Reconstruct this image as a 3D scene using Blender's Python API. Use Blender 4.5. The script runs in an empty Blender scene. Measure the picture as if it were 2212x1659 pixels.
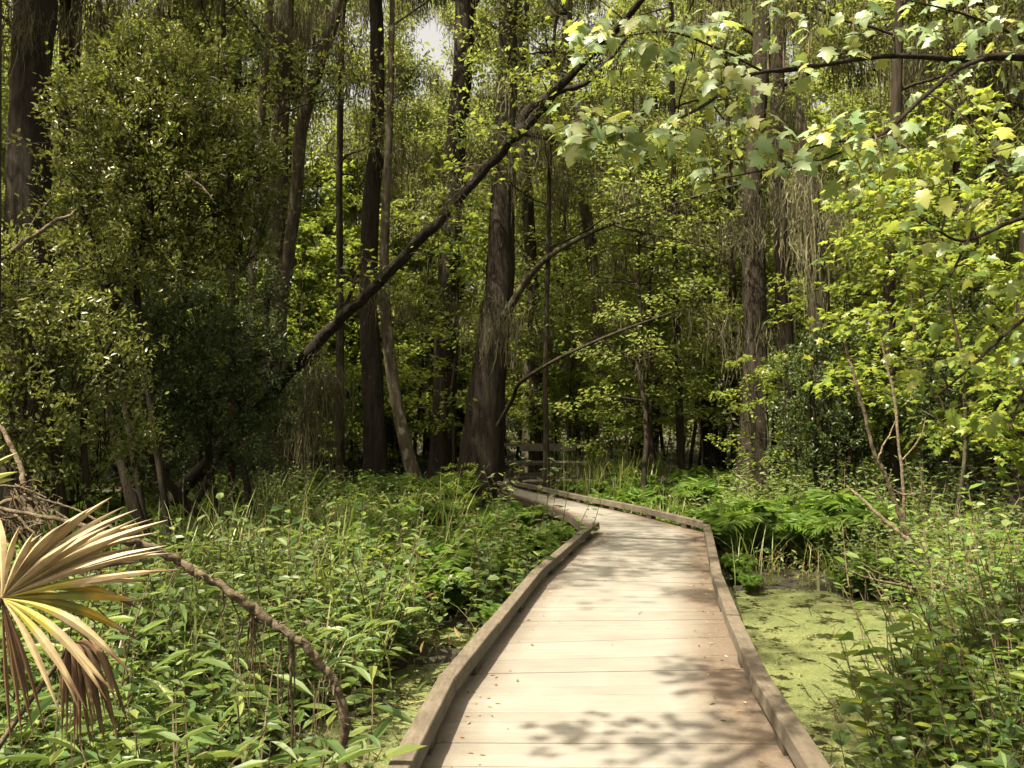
import bpy, math, random
import numpy as np
from mathutils import Vector, Matrix

S = bpy.context.scene
COL = S.collection

# ------------------------------------------------------------------ camera
F, CX, CY, HY = 1736.0, 1106.0, 829.5, 911.0        # pixels of a 2212 x 1659 view of the place
EYE = 2.03
PITCH = math.atan((HY - CY) / F)
cam = bpy.data.cameras.new("camera")
cam.sensor_fit = 'HORIZONTAL'
cam.sensor_width = 36.0
cam.lens = 36.0 * F / 2212.0
cam.clip_start = 0.05
cam.clip_end = 2000.0
cam_o = bpy.data.objects.new("camera", cam)
cam_o.location = (0, 0, EYE)
cam_o.rotation_euler = (math.pi / 2 + PITCH, 0, 0)
COL.objects.link(cam_o)
S.camera = cam_o

# ------------------------------------------------------------------ light
SUN_EL, SUN_AZ = math.radians(60), math.radians(-126)   # azimuth from +Y towards +X
world = bpy.data.worlds.new("World")
S.world = world
world.use_nodes = True
wn = world.node_tree
wn.nodes.clear()
sky = wn.nodes.new('ShaderNodeTexSky')
sky.sky_type = 'NISHITA'
sky.sun_disc = False
sky.sun_elevation = SUN_EL
sky.sun_rotation = SUN_AZ
sky.dust_density = 6.0
sky.ozone_density = 0.4
sky.air_density = 0.6
tint = wn.nodes.new('ShaderNodeMixRGB')
tint.blend_type = 'MULTIPLY'
tint.inputs[0].default_value = 1.0
tint.inputs[2].default_value = (1.0, 0.90, 0.70, 1)
bg = wn.nodes.new('ShaderNodeBackground')
bg.inputs[1].default_value = 0.105
wo = wn.nodes.new('ShaderNodeOutputWorld')
pale = wn.nodes.new('ShaderNodeHueSaturation')          # a bright hazy summer sky
pale.inputs['Saturation'].default_value = 0.45
pale.inputs['Value'].default_value = 1.35
wn.links.new(sky.outputs[0], pale.inputs['Color'])
wn.links.new(pale.outputs[0], tint.inputs[1])
wn.links.new(tint.outputs[0], bg.inputs[0])
wn.links.new(bg.outputs[0], wo.inputs[0])

sun = bpy.data.lights.new("sun", 'SUN')
sun.energy = 5.0
sun.angle = math.radians(0.55)
sun.color = (1.0, 0.895, 0.68)
sun_o = bpy.data.objects.new("sun", sun)
sd = Vector((math.sin(SUN_AZ) * math.cos(SUN_EL), math.cos(SUN_AZ) * math.cos(SUN_EL), math.sin(SUN_EL)))
sun_o.rotation_euler = (-sd).to_track_quat('-Z', 'Y').to_euler()
sun_o.location = (0, 0, 40)
COL.objects.link(sun_o)

S.view_settings.view_transform = 'Standard'
S.view_settings.look = 'None'
S.view_settings.gamma = 1.0
S.view_settings.exposure = 1.78
S.render.engine = 'CYCLES'
S.cycles.max_bounces = 6
S.cycles.diffuse_bounces = 3
S.cycles.glossy_bounces = 2
S.cycles.transmission_bounces = 4
S.cycles.use_denoising = True
S.cycles.caustics_reflective = False
S.cycles.caustics_refractive = False

# ------------------------------------------------------------------ helpers
def at(px, py, Y):
    """the point of the place seen at (px, py) at distance Y ahead"""
    a = (px - CX) / F
    b = (CY - py) / F
    c, s = math.cos(PITCH), math.sin(PITCH)
    dy = c - b * s
    dz = s + b * c
    return np.array([a / dy * Y, Y, EYE + dz / dy * Y])

def nrm(a):
    return a / np.maximum(np.linalg.norm(a, axis=-1, keepdims=True), 1e-9)

class MB:
    def __init__(s):
        s.v, s.l, s.n, s.k, s.uv = [], [], [], 0, []
    def add(s, verts, faces):
        verts = np.asarray(verts, float).reshape(-1, 3)
        faces = np.asarray(faces, int)
        s.v.append(verts)
        s.l.append((faces + s.k).ravel())
        s.n.append(np.full(len(faces), faces.shape[1]))
        s.k += len(verts)
    def box(s, c, half, rot=None):
        p = np.array([[x, y, z] for x in (-1, 1) for y in (-1, 1) for z in (-1, 1)], float) * np.asarray(half)
        if rot is not None:
            p = p @ np.asarray(rot).T
        s.add(p + np.asarray(c), [[0, 1, 3, 2], [4, 6, 7, 5], [0, 4, 5, 1], [2, 3, 7, 6], [0, 2, 6, 4], [1, 5, 7, 3]])
    def prism(s, poly, z0, z1):
        """poly: 4 xy points, a board seen from above"""
        p = np.array([[x, y, z0] for x, y in poly] + [[x, y, z1] for x, y in poly])
        s.add(p, [[3, 2, 1, 0], [4, 5, 6, 7], [0, 1, 5, 4], [1, 2, 6, 5], [2, 3, 7, 6], [3, 0, 4, 7]])
    def empty(s):
        return s.k == 0
    def mesh(s, name, mat, smooth=False):
        me = bpy.data.meshes.new(name)
        v = np.concatenate(s.v)
        l = np.concatenate(s.l).astype(np.int32)
        n = np.concatenate(s.n).astype(np.int32)
        me.vertices.add(len(v))
        me.vertices.foreach_set('co', v.astype(np.float32).ravel())
        me.loops.add(len(l))
        me.loops.foreach_set('vertex_index', l)
        me.polygons.add(len(n))
        st = np.concatenate([[0], np.cumsum(n)[:-1]]).astype(np.int32)
        me.polygons.foreach_set('loop_start', st)
        me.polygons.foreach_set('loop_total', n)
        me.polygons.foreach_set('use_smooth', np.full(len(n), bool(smooth)))
        me.update(calc_edges=True)
        me.validate()
        me.materials.append(mat)
        return me
    def build(s, name, mat, parent=None, smooth=False):
        return link(name, s.mesh(name, mat, smooth), parent)

def link(name, me, parent=None):
    o = bpy.data.objects.new(name, me)
    COL.objects.link(o)
    if parent is not None:
        o.parent = parent
        if name in ('moss', 'twigs', 'hanging_roots'):
            o['kind'] = 'stuff'
    return o

def tag(o, label=None, cat=None, group=None, kind=None):
    if label: o['label'] = label
    if cat: o['category'] = cat
    if group: o['group'] = group
    if kind: o['kind'] = kind
    return o

def empty(name, loc=(0, 0, 0), rz=0.0, sc=1.0):
    o = bpy.data.objects.new(name, None)
    o.empty_display_size = 0.2
    o.location = loc
    o.rotation_euler = (0, 0, rz)
    o.scale = (sc, sc, sc)
    COL.objects.link(o)
    return o

def make_thing(name, parts, loc, rz, sc, label, cat, group=None):
    """parts: [(part name, mesh)] shared by every copy"""
    r = empty(name, loc, rz, sc)
    tag(r, label, cat, group)
    for pn, me in parts:
        if me is not None:
            o = link(pn, me, r)
            if pn in ('moss', 'twigs'):
                o['kind'] = 'stuff'
    return r

def spline(pts, n):
    """Catmull-Rom through rows of pts (any number of columns)"""
    p = np.asarray(pts, float)
    if len(p) == 2:
        t = np.linspace(0, 1, n)[:, None]
        return p[0] * (1 - t) + p[1] * t
    q = np.concatenate([[2 * p[0] - p[1]], p, [2 * p[-1] - p[-2]]])
    t = np.linspace(0, len(p) - 1 - 1e-6, n)
    i = t.astype(int)
    f = (t - i)[:, None]
    a, b, c, d = q[i], q[i + 1], q[i + 2], q[i + 3]
    return 0.5 * ((2 * b) + (c - a) * f + (2 * a - 5 * b + 4 * c - d) * f ** 2 + (3 * b - a - 3 * c + d) * f ** 3)

def tube(mb, pts, rad, seg=8, bump=0.0, flute=0.0, rng=None, cap=True):
    pts = np.asarray(pts, float)
    n = len(pts)
    rad = np.broadcast_to(np.asarray(rad, float), (n,))
    tan = nrm(np.gradient(pts, axis=0))
    ref = np.array([1.0, 0, 0]) if abs(tan[0][0]) < 0.8 else np.array([0, 0, 1.0])
    u = np.zeros((n, 3)); w = np.zeros((n, 3))
    for i in range(n):
        ui = ref - tan[i] * np.dot(ref, tan[i])
        ui /= max(np.linalg.norm(ui), 1e-9)
        u[i] = ui; w[i] = np.cross(tan[i], ui); ref = ui
    a = np.linspace(0, 2 * math.pi, seg, endpoint=False)
    R = np.repeat(rad[:, None], seg, 1)
    if bump and rng is not None:
        ph = rng.uniform(0, 6.28, 6)
        h = np.arange(n)[:, None]
        R = R * (1 + bump * (np.sin(3 * a[None] + ph[0] + .35 * h) * .5 + np.sin(2 * a[None] + ph[1] - .6 * h) * .5
                             + .7 * np.sin(5 * a[None] + ph[2] + .8 * h) * np.sin(.9 * h + ph[3]))
                 + bump * .5 * rng.standard_normal(R.shape))
    if flute and rng is not None:
        ph = rng.uniform(0, 6.28)
        s = np.linspace(1, 0, n)[:, None] ** 3
        R = R * (1 + flute * s * (np.sin(7 * a[None] + ph) * .55 + .45 * np.sin(4 * a[None] + 2 * ph)))
    P = pts[:, None] + R[..., None] * (np.cos(a)[None, :, None] * u[:, None] + np.sin(a)[None, :, None] * w[:, None])
    V = P.reshape(-1, 3)
    i = np.arange(n - 1)[:, None] * seg
    j = np.arange(seg)[None]
    k = (j + 1) % seg
    f = np.stack([i + j, i + k, i + seg + k, i + seg + j], -1).reshape(-1, 4)
    mb.add(V, f)
    if cap:
        c = np.concatenate([P[-1], pts[-1:] + tan[-1:] * rad[-1] * .3])
        mb.add(c, [[q, (q + 1) % seg, seg] for q in range(seg)])

# leaf shapes: x along the leaf, y across, z out of it
def fold(c=.06):
    return np.array([(0, 0, 0), (.3, .5, c), (.7, .42, c * .7), (1, 0, -c), (.7, -.42, c * .7), (.3, -.5, c)])
T_OVAL = (fold() * np.array([1, .44, 1]), np.array([[0, 1, 2, 3], [0, 3, 4, 5]]))
T_BROAD = (fold(.09) * np.array([1, .62, 1]), np.array([[0, 1, 2, 3], [0, 3, 4, 5]]))
T_LANCE = (np.array([(0, 0, 0), (.3, .1, .05), (.65, .08, 0), (1, 0, -.16), (.65, -.08, 0), (.3, -.1, .05)]), np.array([[0, 1, 2, 3], [0, 3, 4, 5]]))
T_DIA = (np.array([(0, 0, 0), (.45, .26, .05), (1, 0, -.06), (.45, -.26, .05)]), np.array([[0, 1, 2, 3]]))
T_FINE = (np.array([(0, 0, 0), (.45, .12, .03), (1, 0, -.06), (.45, -.12, .03)]), np.array([[0, 1, 2, 3]]))

def maple_template(half, droop=.12, cup=.12):
    o = [(0.0, 0.0)] + half + [(1.0, 0.0)] + [(x, -y) for x, y in half[::-1]]
    v = [(.4, 0, .03)] + [(x, y, -droop * x * x - cup * abs(y) * abs(y) * 2 + .02) for x, y in o]
    n = len(o)
    return np.array(v), np.array([[0, 1 + i, 1 + (i + 1) % n] for i in range(n)])
T_MAPLE = maple_template([(.0, .3), (.28, .22), (.5, .5), (.58, .2)])
T_MAPLE_NEAR = maple_template([(-.08, .12), (-.03, .28), (.06, .27), (.1, .42), (.2, .33), (.27, .27), (.38, .4), (.44, .56), (.5, .4), (.56, .36),
                               (.55, .2), (.66, .24), (.74, .16), (.84, .12)], .22, .2)

def leaves(mb, T, pos, d, n, size):
    pos = np.asarray(pos, float)
    if len(pos) == 0:
        return
    d = nrm(np.asarray(d, float))
    s = nrm(np.cross(n, d))
    n = np.cross(d, s)
    t, f = T
    size = np.broadcast_to(np.asarray(size, float), (len(pos),))
    V = pos[:, None] + size[:, None, None] * (t[None, :, 0:1] * d[:, None] + t[None, :, 1:2] * s[:, None] + t[None, :, 2:3] * n[:, None])
    Fc = (np.arange(len(pos))[:, None, None] * len(t) + f[None]).reshape(-1, f.shape[1])
    mb.add(V.reshape(-1, 3), Fc)

def rand_dirs(rng, n, zs=1.0, zo=0.0):
    v = rng.standard_normal((n, 3))
    v[:, 2] = v[:, 2] * zs + zo
    return nrm(v)

def clump(mb, T, rng, c, r, n, size, flat=.6, up=1.0):
    """leaves gathered round c, facing mostly up and out"""
    q = rand_dirs(rng, n) * (rng.uniform(.15, 1, (n, 1)) ** .55)
    pos = np.asarray(c) + q * np.array([r, r, r * flat])
    d = nrm(q + rand_dirs(rng, n, .6) * .8 + np.array([0, 0, -.15]))
    nn = nrm(rand_dirs(rng, n) * .75 + np.array([0, 0, up]) + q * .4)
    leaves(mb, T, pos, d, nn, size * rng.uniform(.6, 1.25, n))

def moss(mb, rng, anchors, ln=(.4, 1.3), k=(8, 16), spread=.12, width=.03):
    """tattered hanging strands, wavy and frayed, gathered in uneven curtains"""
    m = 8
    z = np.linspace(0, 1, m)
    for a in anchors:
        n = int(rng.integers(*k) * 3.8)
        Lc = rng.uniform(*ln)
        p = np.asarray(a) + np.stack([rng.normal(0, spread * 1.5, n), rng.normal(0, spread, n), rng.normal(0, .12, n)], 1)
        L = Lc * rng.uniform(.15, 1, n) ** 1.2
        sw = rng.normal(0, .07, (n, 2))
        cx = p[:, :1] + sw[:, :1] * z + np.cumsum(rng.normal(0, .023, (n, m)), 1)
        cy = p[:, 1:2] + sw[:, 1:] * z + np.cumsum(rng.normal(0, .023, (n, m)), 1)
        w = width * .32 * rng.uniform(.4, 1.4, (n, 1)) * np.array([.3, .8, 1, .8, .9, .6, .45, .03]) * rng.uniform(.35, 1.5, (n, m))
        th = rng.uniform(0, math.pi, (n, 1))
        zz = p[:, 2:3] - L[:, None] * z
        A = np.stack([cx + np.cos(th) * w, cy + np.sin(th) * w, zz], -1)
        B = np.stack([cx - np.cos(th) * w, cy - np.sin(th) * w, zz], -1)
        V = np.stack([A, B], 2).reshape(-1, 3)
        i = (np.arange(n)[:, None] * 2 * m + np.arange(m - 1)[None] * 2)[..., None]
        mb.add(V, (i + np.array([0, 1, 3, 2])).reshape(-1, 4))

# ------------------------------------------------------------------ materials
def newmat(name):
    m = bpy.data.materials.new(name)
    m.use_nodes = True
    nt = m.node_tree
    nt.nodes.clear()
    return m, nt, nt.nodes.new('ShaderNodeOutputMaterial')

def ramp(nt, stops, src):
    r = nt.nodes.new('ShaderNodeValToRGB')
    e = r.color_ramp.elements
    while len(e) < len(stops):
        e.new(.5)
    for el, (p, c) in zip(e, stops):
        el.position = p
        el.color = (*c, 1)
    nt.links.new(src, r.inputs[0])
    return r

def noise(nt, vec, scale, detail=4, rough=.6):
    n = nt.nodes.new('ShaderNodeTexNoise')
    n.inputs['Scale'].default_value = scale
    n.inputs['Detail'].default_value = detail
    n.inputs['Roughness'].default_value = rough
    if vec is not None:
        nt.links.new(vec, n.inputs['Vector'])
    return n

def mapping(nt, src, sc):
    m = nt.nodes.new('ShaderNodeMapping')
    m.inputs['Scale'].default_value = sc
    nt.links.new(src, m.inputs['Vector'])
    return m.outputs[0]

def mixc(nt, fac, a, b, mode='MIX'):
    m = nt.nodes.new('ShaderNodeMixRGB')
    m.blend_type = mode
    for i, v in ((0, fac), (1, a), (2, b)):
        if isinstance(v, (int, float)):
            m.inputs[i].default_value = v
        elif isinstance(v, tuple):
            m.inputs[i].default_value = (*v, 1)
        else:
            nt.links.new(v, m.inputs[i])
    return m.outputs[0]

def leafmat(name, cols, trans=.45, tcol=(.5, .55, .05), gloss=.25, rough=.35, green=True):
    m, nt, out = newmat(name)
    geo = nt.nodes.new('ShaderNodeNewGeometry')
    if green: cols = [(a * .96, b * .98, c * 1.6) for a, b, c in cols]
    if green: tcol = (tcol[0] * .93, tcol[1], tcol[2] * 2)
    k = len(cols)
    r = ramp(nt, [(i / max(k - 1, 1), c) for i, c in enumerate(cols)], geo.outputs['Random Per Island'])
    oi = nt.nodes.new('ShaderNodeObjectInfo')
    hs = nt.nodes.new('ShaderNodeHueSaturation')
    mr = nt.nodes.new('ShaderNodeMapRange')
    mr.inputs['To Min'].default_value = .75
    mr.inputs['To Max'].default_value = 1.25
    nt.links.new(oi.outputs['Random'], mr.inputs['Value'])
    nt.links.new(mr.outputs[0], hs.inputs['Value'])
    nt.links.new(r.outputs[0], hs.inputs['Color'])
    pb = nt.nodes.new('ShaderNodeBsdfPrincipled')
    pb.inputs['Roughness'].default_value = rough
    pb.inputs['Specular IOR Level'].default_value = gloss
    nt.links.new(hs.outputs[0], pb.inputs['Base Color'])
    tr = nt.nodes.new('ShaderNodeBsdfTranslucent')
    tc = mixc(nt, .55, hs.outputs[0], tcol)
    nt.links.new(tc, tr.inputs['Color'])
    mx = nt.nodes.new('ShaderNodeMixShader')
    mx.inputs[0].default_value = trans
    nt.links.new(pb.outputs[0], mx.inputs[1])
    nt.links.new(tr.outputs[0], mx.inputs[2])
    nt.links.new(mx.outputs[0], out.inputs[0])
    return m

def barkmat(name, dark, light, lichen=None, amount=.5, vs=(4.2, 4.2, .55), bump=1.0):
    m, nt, out = newmat(name)
    tc = nt.nodes.new('ShaderNodeTexCoord')
    v = mapping(nt, tc.outputs['Object'], vs)
    n1 = noise(nt, v, 2.4, 8, .75)
    c = ramp(nt, [(.36, dark), (.62, light)], n1.outputs[0]).outputs[0]
    if lichen:
        n2 = noise(nt, mapping(nt, tc.outputs['Object'], (1, 1, .6)), 5.0, 5, .65)
        f = ramp(nt, [(amount, (0, 0, 0)), (amount + .08, (1, 1, 1))], n2.outputs[0]).outputs[0]
        c = mixc(nt, f, c, lichen)
    n3 = noise(nt, tc.outputs['Object'], 1.1, 3)
    c = mixc(nt, .5, c, ramp(nt, [(.3, (.55, .55, .5)), (.7, (1.2, 1.15, 1.05))], n3.outputs[0]).outputs[0], 'MULTIPLY')
    pb = nt.nodes.new('ShaderNodeBsdfPrincipled')
    pb.inputs['Roughness'].default_value = .9
    pb.inputs['Specular IOR Level'].default_value = .15
    nt.links.new(c, pb.inputs['Base Color'])
    b = nt.nodes.new('ShaderNodeBump')
    b.inputs['Strength'].default_value = bump
    b.inputs['Distance'].default_value = .07
    nt.links.new(n1.outputs[0], b.inputs['Height'])
    nt.links.new(b.outputs[0], pb.inputs['Normal'])
    nt.links.new(pb.outputs[0], out.inputs[0])
    return m

M = {}
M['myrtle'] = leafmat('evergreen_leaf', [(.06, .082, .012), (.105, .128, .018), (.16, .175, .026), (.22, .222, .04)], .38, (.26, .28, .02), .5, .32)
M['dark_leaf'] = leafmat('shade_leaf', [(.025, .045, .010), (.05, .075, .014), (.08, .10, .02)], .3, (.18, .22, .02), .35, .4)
M['maple'] = leafmat('maple_leaf', [(.07, .12, .014), (.11, .16, .018), (.15, .19, .02), (.20, .21, .02)], .5, (.42, .46, .03), .35, .38)
M['maple_near'] = leafmat('near_maple_leaf', [(.12, .19, .05), (.17, .245, .075), (.23, .29, .09), (.27, .27, .035)], .46, (.50, .52, .03), .55, .36)
M['canopy'] = leafmat('canopy_leaf', [(.06, .09, .014), (.10, .13, .02), (.145, .17, .026), (.19, .195, .035)], .5, (.40, .43, .04), .25, .45)
M['fern'] = leafmat('fern_leaf', [(.06, .12, .014), (.09, .15, .018), (.13, .19, .02)], .45, (.34, .46, .03), .2, .5)
M['weed'] = leafmat('weed_leaf', [(.045, .085, .018), (.08, .125, .024), (.12, .165, .036), (.175, .20, .036)], .4, (.34, .43, .04), .3, .42)
M['grass'] = leafmat('grass_blade', [(.08, .12, .014), (.13, .17, .02), (.19, .21, .04), (.28, .24, .10)], .4, (.4, .46, .04), .3, .4)
M['moss'] = leafmat('hanging_moss', [(.064, .060, .034), (.100, .094, .056), (.142, .134, .084)], .35, (.12, .115, .06), .05, .9, False)
M['bark_dark'] = barkmat('dark_bark', (.012, .010, .007), (.048, .038, .027))
M['bark_brown'] = barkmat('brown_bark', (.011, .009, .007), (.047, .038, .029), (.095, .09, .062), .64)
M['bark_pale'] = barkmat('mottled_bark', (.035, .029, .020), (.105, .088, .062), (.20, .19, .14), .55)
M['bark_grey'] = barkmat('grey_bark', (.022, .019, .013), (.075, .067, .045), (.09, .09, .055), .56)
M['bark_lean'] = barkmat('ridged_bark', (.007, .006, .0045), (.045, .037, .028), (.14, .13, .095), .62, (9, 9, 9), 1.0)
M['dead_wood'] = barkmat('dead_wood', (.07, .055, .038), (.23, .185, .13), None, .5, (9, 9, 9), .8)
M['twig'] = barkmat('twig_bark', (.06, .045, .03), (.18, .14, .09), None)

def wood_mat():
    m, nt, out = newmat('weathered_boards')
    geo = nt.nodes.new('ShaderNodeNewGeometry')
    tc = nt.nodes.new('ShaderNodeTexCoord')
    v = mapping(nt, tc.outputs['Object'], (.9, 9, 9))
    n1 = noise(nt, v, 3.0, 6, .7)
    c = ramp(nt, [(.25, (.135, .128, .116)), (.75, (.185, .177, .162))], n1.outputs[0]).outputs[0]
    r = ramp(nt, [(0, (.92, .915, .905)), (1, (1.05, 1.05, 1.05))], geo.outputs['Random Per Island']).outputs[0]
    c = mixc(nt, 1.0, c, r, 'MULTIPLY')
    # brown leaf dirt washed to the edges of the walk
    uv = nt.nodes.new('ShaderNodeUVMap')
    sp = nt.nodes.new('ShaderNodeSeparateXYZ')
    nt.links.new(uv.outputs[0], sp.inputs[0])
    n2 = noise(nt, tc.outputs['Object'], 1.6, 5, .65)
    ad = nt.nodes.new('ShaderNodeMath'); ad.operation = 'MULTIPLY_ADD'
    ad.inputs[1].default_value = .22; nt.links.new(n2.outputs[0], ad.inputs[0]); nt.links.new(sp.outputs[0], ad.inputs[2])
    f = ramp(nt, [(.13, (1, 1, 1)), (.30, (0, 0, 0)), (.82, (0, 0, 0)), (.99, (1, 1, 1))], ad.outputs[0]).outputs[0]
    n4 = noise(nt, tc.outputs['Object'], 45, 4, .7)
    f = mixc(nt, .35, f, ramp(nt, [(.35, (0, 0, 0)), (.65, (1, 1, 1))], n4.outputs[0]).outputs[0], 'MULTIPLY')
    c = mixc(nt, f, c, (.075, .050, .032))
    n3 = noise(nt, tc.outputs['Object'], 2.3, 4)
    c = mixc(nt, .6, c, ramp(nt, [(.3, (.8, .78, .74)), (.65, (1.05, 1.04, 1.02))], n3.outputs[0]).outputs[0], 'MULTIPLY')
    pb = nt.nodes.new('ShaderNodeBsdfPrincipled')
    pb.inputs['Roughness'].default_value = .75
    nt.links.new(c, pb.inputs['Base Color'])
    b = nt.nodes.new('ShaderNodeBump'); b.inputs['Strength'].default_value = .12; b.inputs['Distance'].default_value = .006
    nt.links.new(n1.outputs[0], b.inputs['Height']); nt.links.new(b.outputs[0], pb.inputs['Normal'])
    nt.links.new(pb.outputs[0], out.inputs[0])
    return m
M['deck'] = wood_mat()

def curb_mat(name, a, b_):
    m, nt, out = newmat(name)
    tc = nt.nodes.new('ShaderNodeTexCoord')
    geo = nt.nodes.new('ShaderNodeNewGeometry')
    n1 = noise(nt, mapping(nt, tc.outputs['Object'], (16, 3, 16)), 2.5, 6, .7)
    c = ramp(nt, [(.25, a), (.75, b_)], n1.outputs[0]).outputs[0]
    n2 = noise(nt, tc.outputs['Object'], 5, 5, .65)
    c = mixc(nt, .8, c, ramp(nt, [(.35, (.62, .58, .5)), (.6, (1.1, 1.08, 1.04))], n2.outputs[0]).outputs[0], 'MULTIPLY')
    n5 = noise(nt, tc.outputs['Object'], 55, 3, .7)
    c = mixc(nt, .5, c, ramp(nt, [(.35, (.75, .72, .68)), (.6, (1.08, 1.06, 1.04))], n5.outputs[0]).outputs[0], 'MULTIPLY')
    r = ramp(nt, [(0, (.85, .84, .83)), (1, (1.1, 1.1, 1.1))], geo.outputs['Random Per Island']).outputs[0]
    c = mixc(nt, 1.0, c, r, 'MULTIPLY')
    pb = nt.nodes.new('ShaderNodeBsdfPrincipled'); pb.inputs['Roughness'].default_value = .8
    nt.links.new(c, pb.inputs['Base Color'])
    b = nt.nodes.new('ShaderNodeBump'); b.inputs['Strength'].default_value = .5; b.inputs['Distance'].default_value = .008
    nt.links.new(n1.outputs[0], b.inputs['Height']); nt.links.new(b.outputs[0], pb.inputs['Normal'])
    nt.links.new(pb.outputs[0], out.inputs[0])
    return m
M['curb'] = curb_mat('curb_timber', (.050, .041, .031), (.120, .102, .080))
M['rail'] = curb_mat('rail_timber', (.075, .07, .055), (.15, .142, .115))
M['dark_timber'] = curb_mat('dark_timber', (.022, .017, .012), (.06, .046, .032))

def ground_mat():
    m, nt, out = newmat('swamp_floor')
    tc = nt.nodes.new('ShaderNodeTexCoord')
    n1 = noise(nt, tc.outputs['Object'], .9, 8, .7)
    n2 = noise(nt, tc.outputs['Object'], 14, 6, .7)
    c = ramp(nt, [(.3, (.010, .009, .005)), (.55, (.026, .022, .011)), (.75, (.034, .042, .013))], n1.outputs[0]).outputs[0]
    c = mixc(nt, .8, c, ramp(nt, [(.3, (.4, .4, .4)), (.7, (1.4, 1.35, 1.2))], n2.outputs[0]).outputs[0], 'MULTIPLY')
    pb = nt.nodes.new('ShaderNodeBsdfPrincipled'); pb.inputs['Roughness'].default_value = .95
    nt.links.new(c, pb.inputs['Base Color'])
    b = nt.nodes.new('ShaderNodeBump'); b.inputs['Strength'].default_value = .8; b.inputs['Distance'].default_value = .05
    nt.links.new(n2.outputs[0], b.inputs['Height']); nt.links.new(b.outputs[0], pb.inputs['Normal'])
    nt.links.new(pb.outputs[0], out.inputs[0])
    return m
M['ground'] = ground_mat()

def water_mat():
    m, nt, out = newmat('duckweed_water')
    tc = nt.nodes.new('ShaderNodeTexCoord')
    vo = nt.nodes.new('ShaderNodeTexVoronoi'); vo.inputs['Scale'].default_value = 95
    nt.links.new(tc.outputs['Object'], vo.inputs['Vector'])
    sep = nt.nodes.new('ShaderNodeSeparateColor'); nt.links.new(vo.outputs['Color'], sep.inputs[0])
    c = ramp(nt, [(0, (.045, .064, .018)), (.5, (.092, .108, .036)), (1, (.15, .158, .072))], sep.outputs[0]).outputs[0]
    n1 = noise(nt, tc.outputs['Object'], 1.4, 6, .7)
    c = mixc(nt, .7, c, ramp(nt, [(.32, (.5, .58, .4)), (.62, (1.1, 1.05, 1.0))], n1.outputs[0]).outputs[0], 'MULTIPLY')
    pb = nt.nodes.new('ShaderNodeBsdfPrincipled'); pb.inputs['Roughness'].default_value = .6
    nt.links.new(c, pb.inputs['Base Color'])
    b = nt.nodes.new('ShaderNodeBump'); b.inputs['Strength'].default_value = .7; b.inputs['Distance'].default_value = .006
    b.invert = True
    nt.links.new(vo.outputs['Distance'], b.inputs['Height']); nt.links.new(b.outputs[0], pb.inputs['Normal'])
    wt = nt.nodes.new('ShaderNodeBsdfPrincipled')
    wt.inputs['Base Color'].default_value = (.012, .010, .005, 1); wt.inputs['Roughness'].default_value = .08
    n2 = noise(nt, tc.outputs['Object'], 3.2, 8, .75)
    f = ramp(nt, [(.42, (0, 0, 0)), (.46, (1, 1, 1))], n2.outputs[0]).outputs[0]
    mx = nt.nodes.new('ShaderNodeMixShader')
    nt.links.new(f, mx.inputs[0]); nt.links.new(wt.outputs[0], mx.inputs[1]); nt.links.new(pb.outputs[0], mx.inputs[2])
    nt.links.new(mx.outputs[0], out.inputs[0])
    return m
M['water'] = water_mat()

# ------------------------------------------------------------------ boardwalk plan: (left edge, right edge) pairs
DECK = .45
PAIRS = np.array([
    (-.60, -3.0, .95, -3.0), (-.54, 2.0, 1.20, 2.0), (-.52, 3.36, 1.31, 3.30), (-.41, 4.58, 1.45, 4.60), (-.187, 5.8, 1.68, 6.0),
    (.20, 7.89, 1.98, 7.65), (.80, 10.3, 2.43, 9.72), (1.15, 11.5, 2.81, 11.5), (1.0, 14.0, 2.15, 13.8), (.62, 15.5, 1.58, 15.2),
    (-.10, 17.9, .75, 17.6), (-.50, 20.0, .20, 19.1), (-.52, 21.9, .02, 20.3), (.20, 23.1, .45, 21.15), (5.0, 23.3, 5.0, 21.4)])
MID = (PAIRS[:, :2] + PAIRS[:, 2:]) / 2
HALF = np.linalg.norm(PAIRS[:, :2] - PAIRS[:, 2:], axis=1) / 2

def walk_gap(x, y):
    """distance from the walk's edge, vectorised; negative on it"""
    x = np.asarray(x, float); y = np.asarray(y, float)
    best = np.full(x.shape, 1e9)
    for i in range(len(MID) - 1):
        a, b = MID[i], MID[i + 1]
        ab = b - a
        t = np.clip(((x - a[0]) * ab[0] + (y - a[1]) * ab[1]) / (ab @ ab), 0, 1)
        d = np.hypot(x - a[0] - t * ab[0], y - a[1] - t * ab[1]) - (HALF[i] * (1 - t) + HALF[i + 1] * t)
        best = np.minimum(best, d)
    return best

PONDS = [(1.75, 4.5, .55), (2.1, 5.4, .8), (2.5, 6.5, 1.05), (2.9, 7.6, 1.2), (3.15, 8.5, 1.15), (-.9, 4.5, .6), (-.78, 5.4, .45), (-.62, 6.4, .42), (-.35, 7.6, .4)]
def ground_z(x, y):
    x = np.asarray(x, float); y = np.asarray(y, float)
    z = .07 + .05 * np.sin(.9 * x + 1.3 * y) * np.sin(1.7 * x - .6 * y + 1) + .03 * np.sin(3.1 * x + .4) * np.sin(2.7 * y)
    dip = np.clip(.5 - walk_gap(x, y) * 1.2, 0, 1) * .3
    for (a, b, r) in PONDS:
        dip = np.maximum(dip, np.clip(1.25 - np.hypot(x - a, y - b) / r, 0, .6) * .6)
    return z - dip

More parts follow.
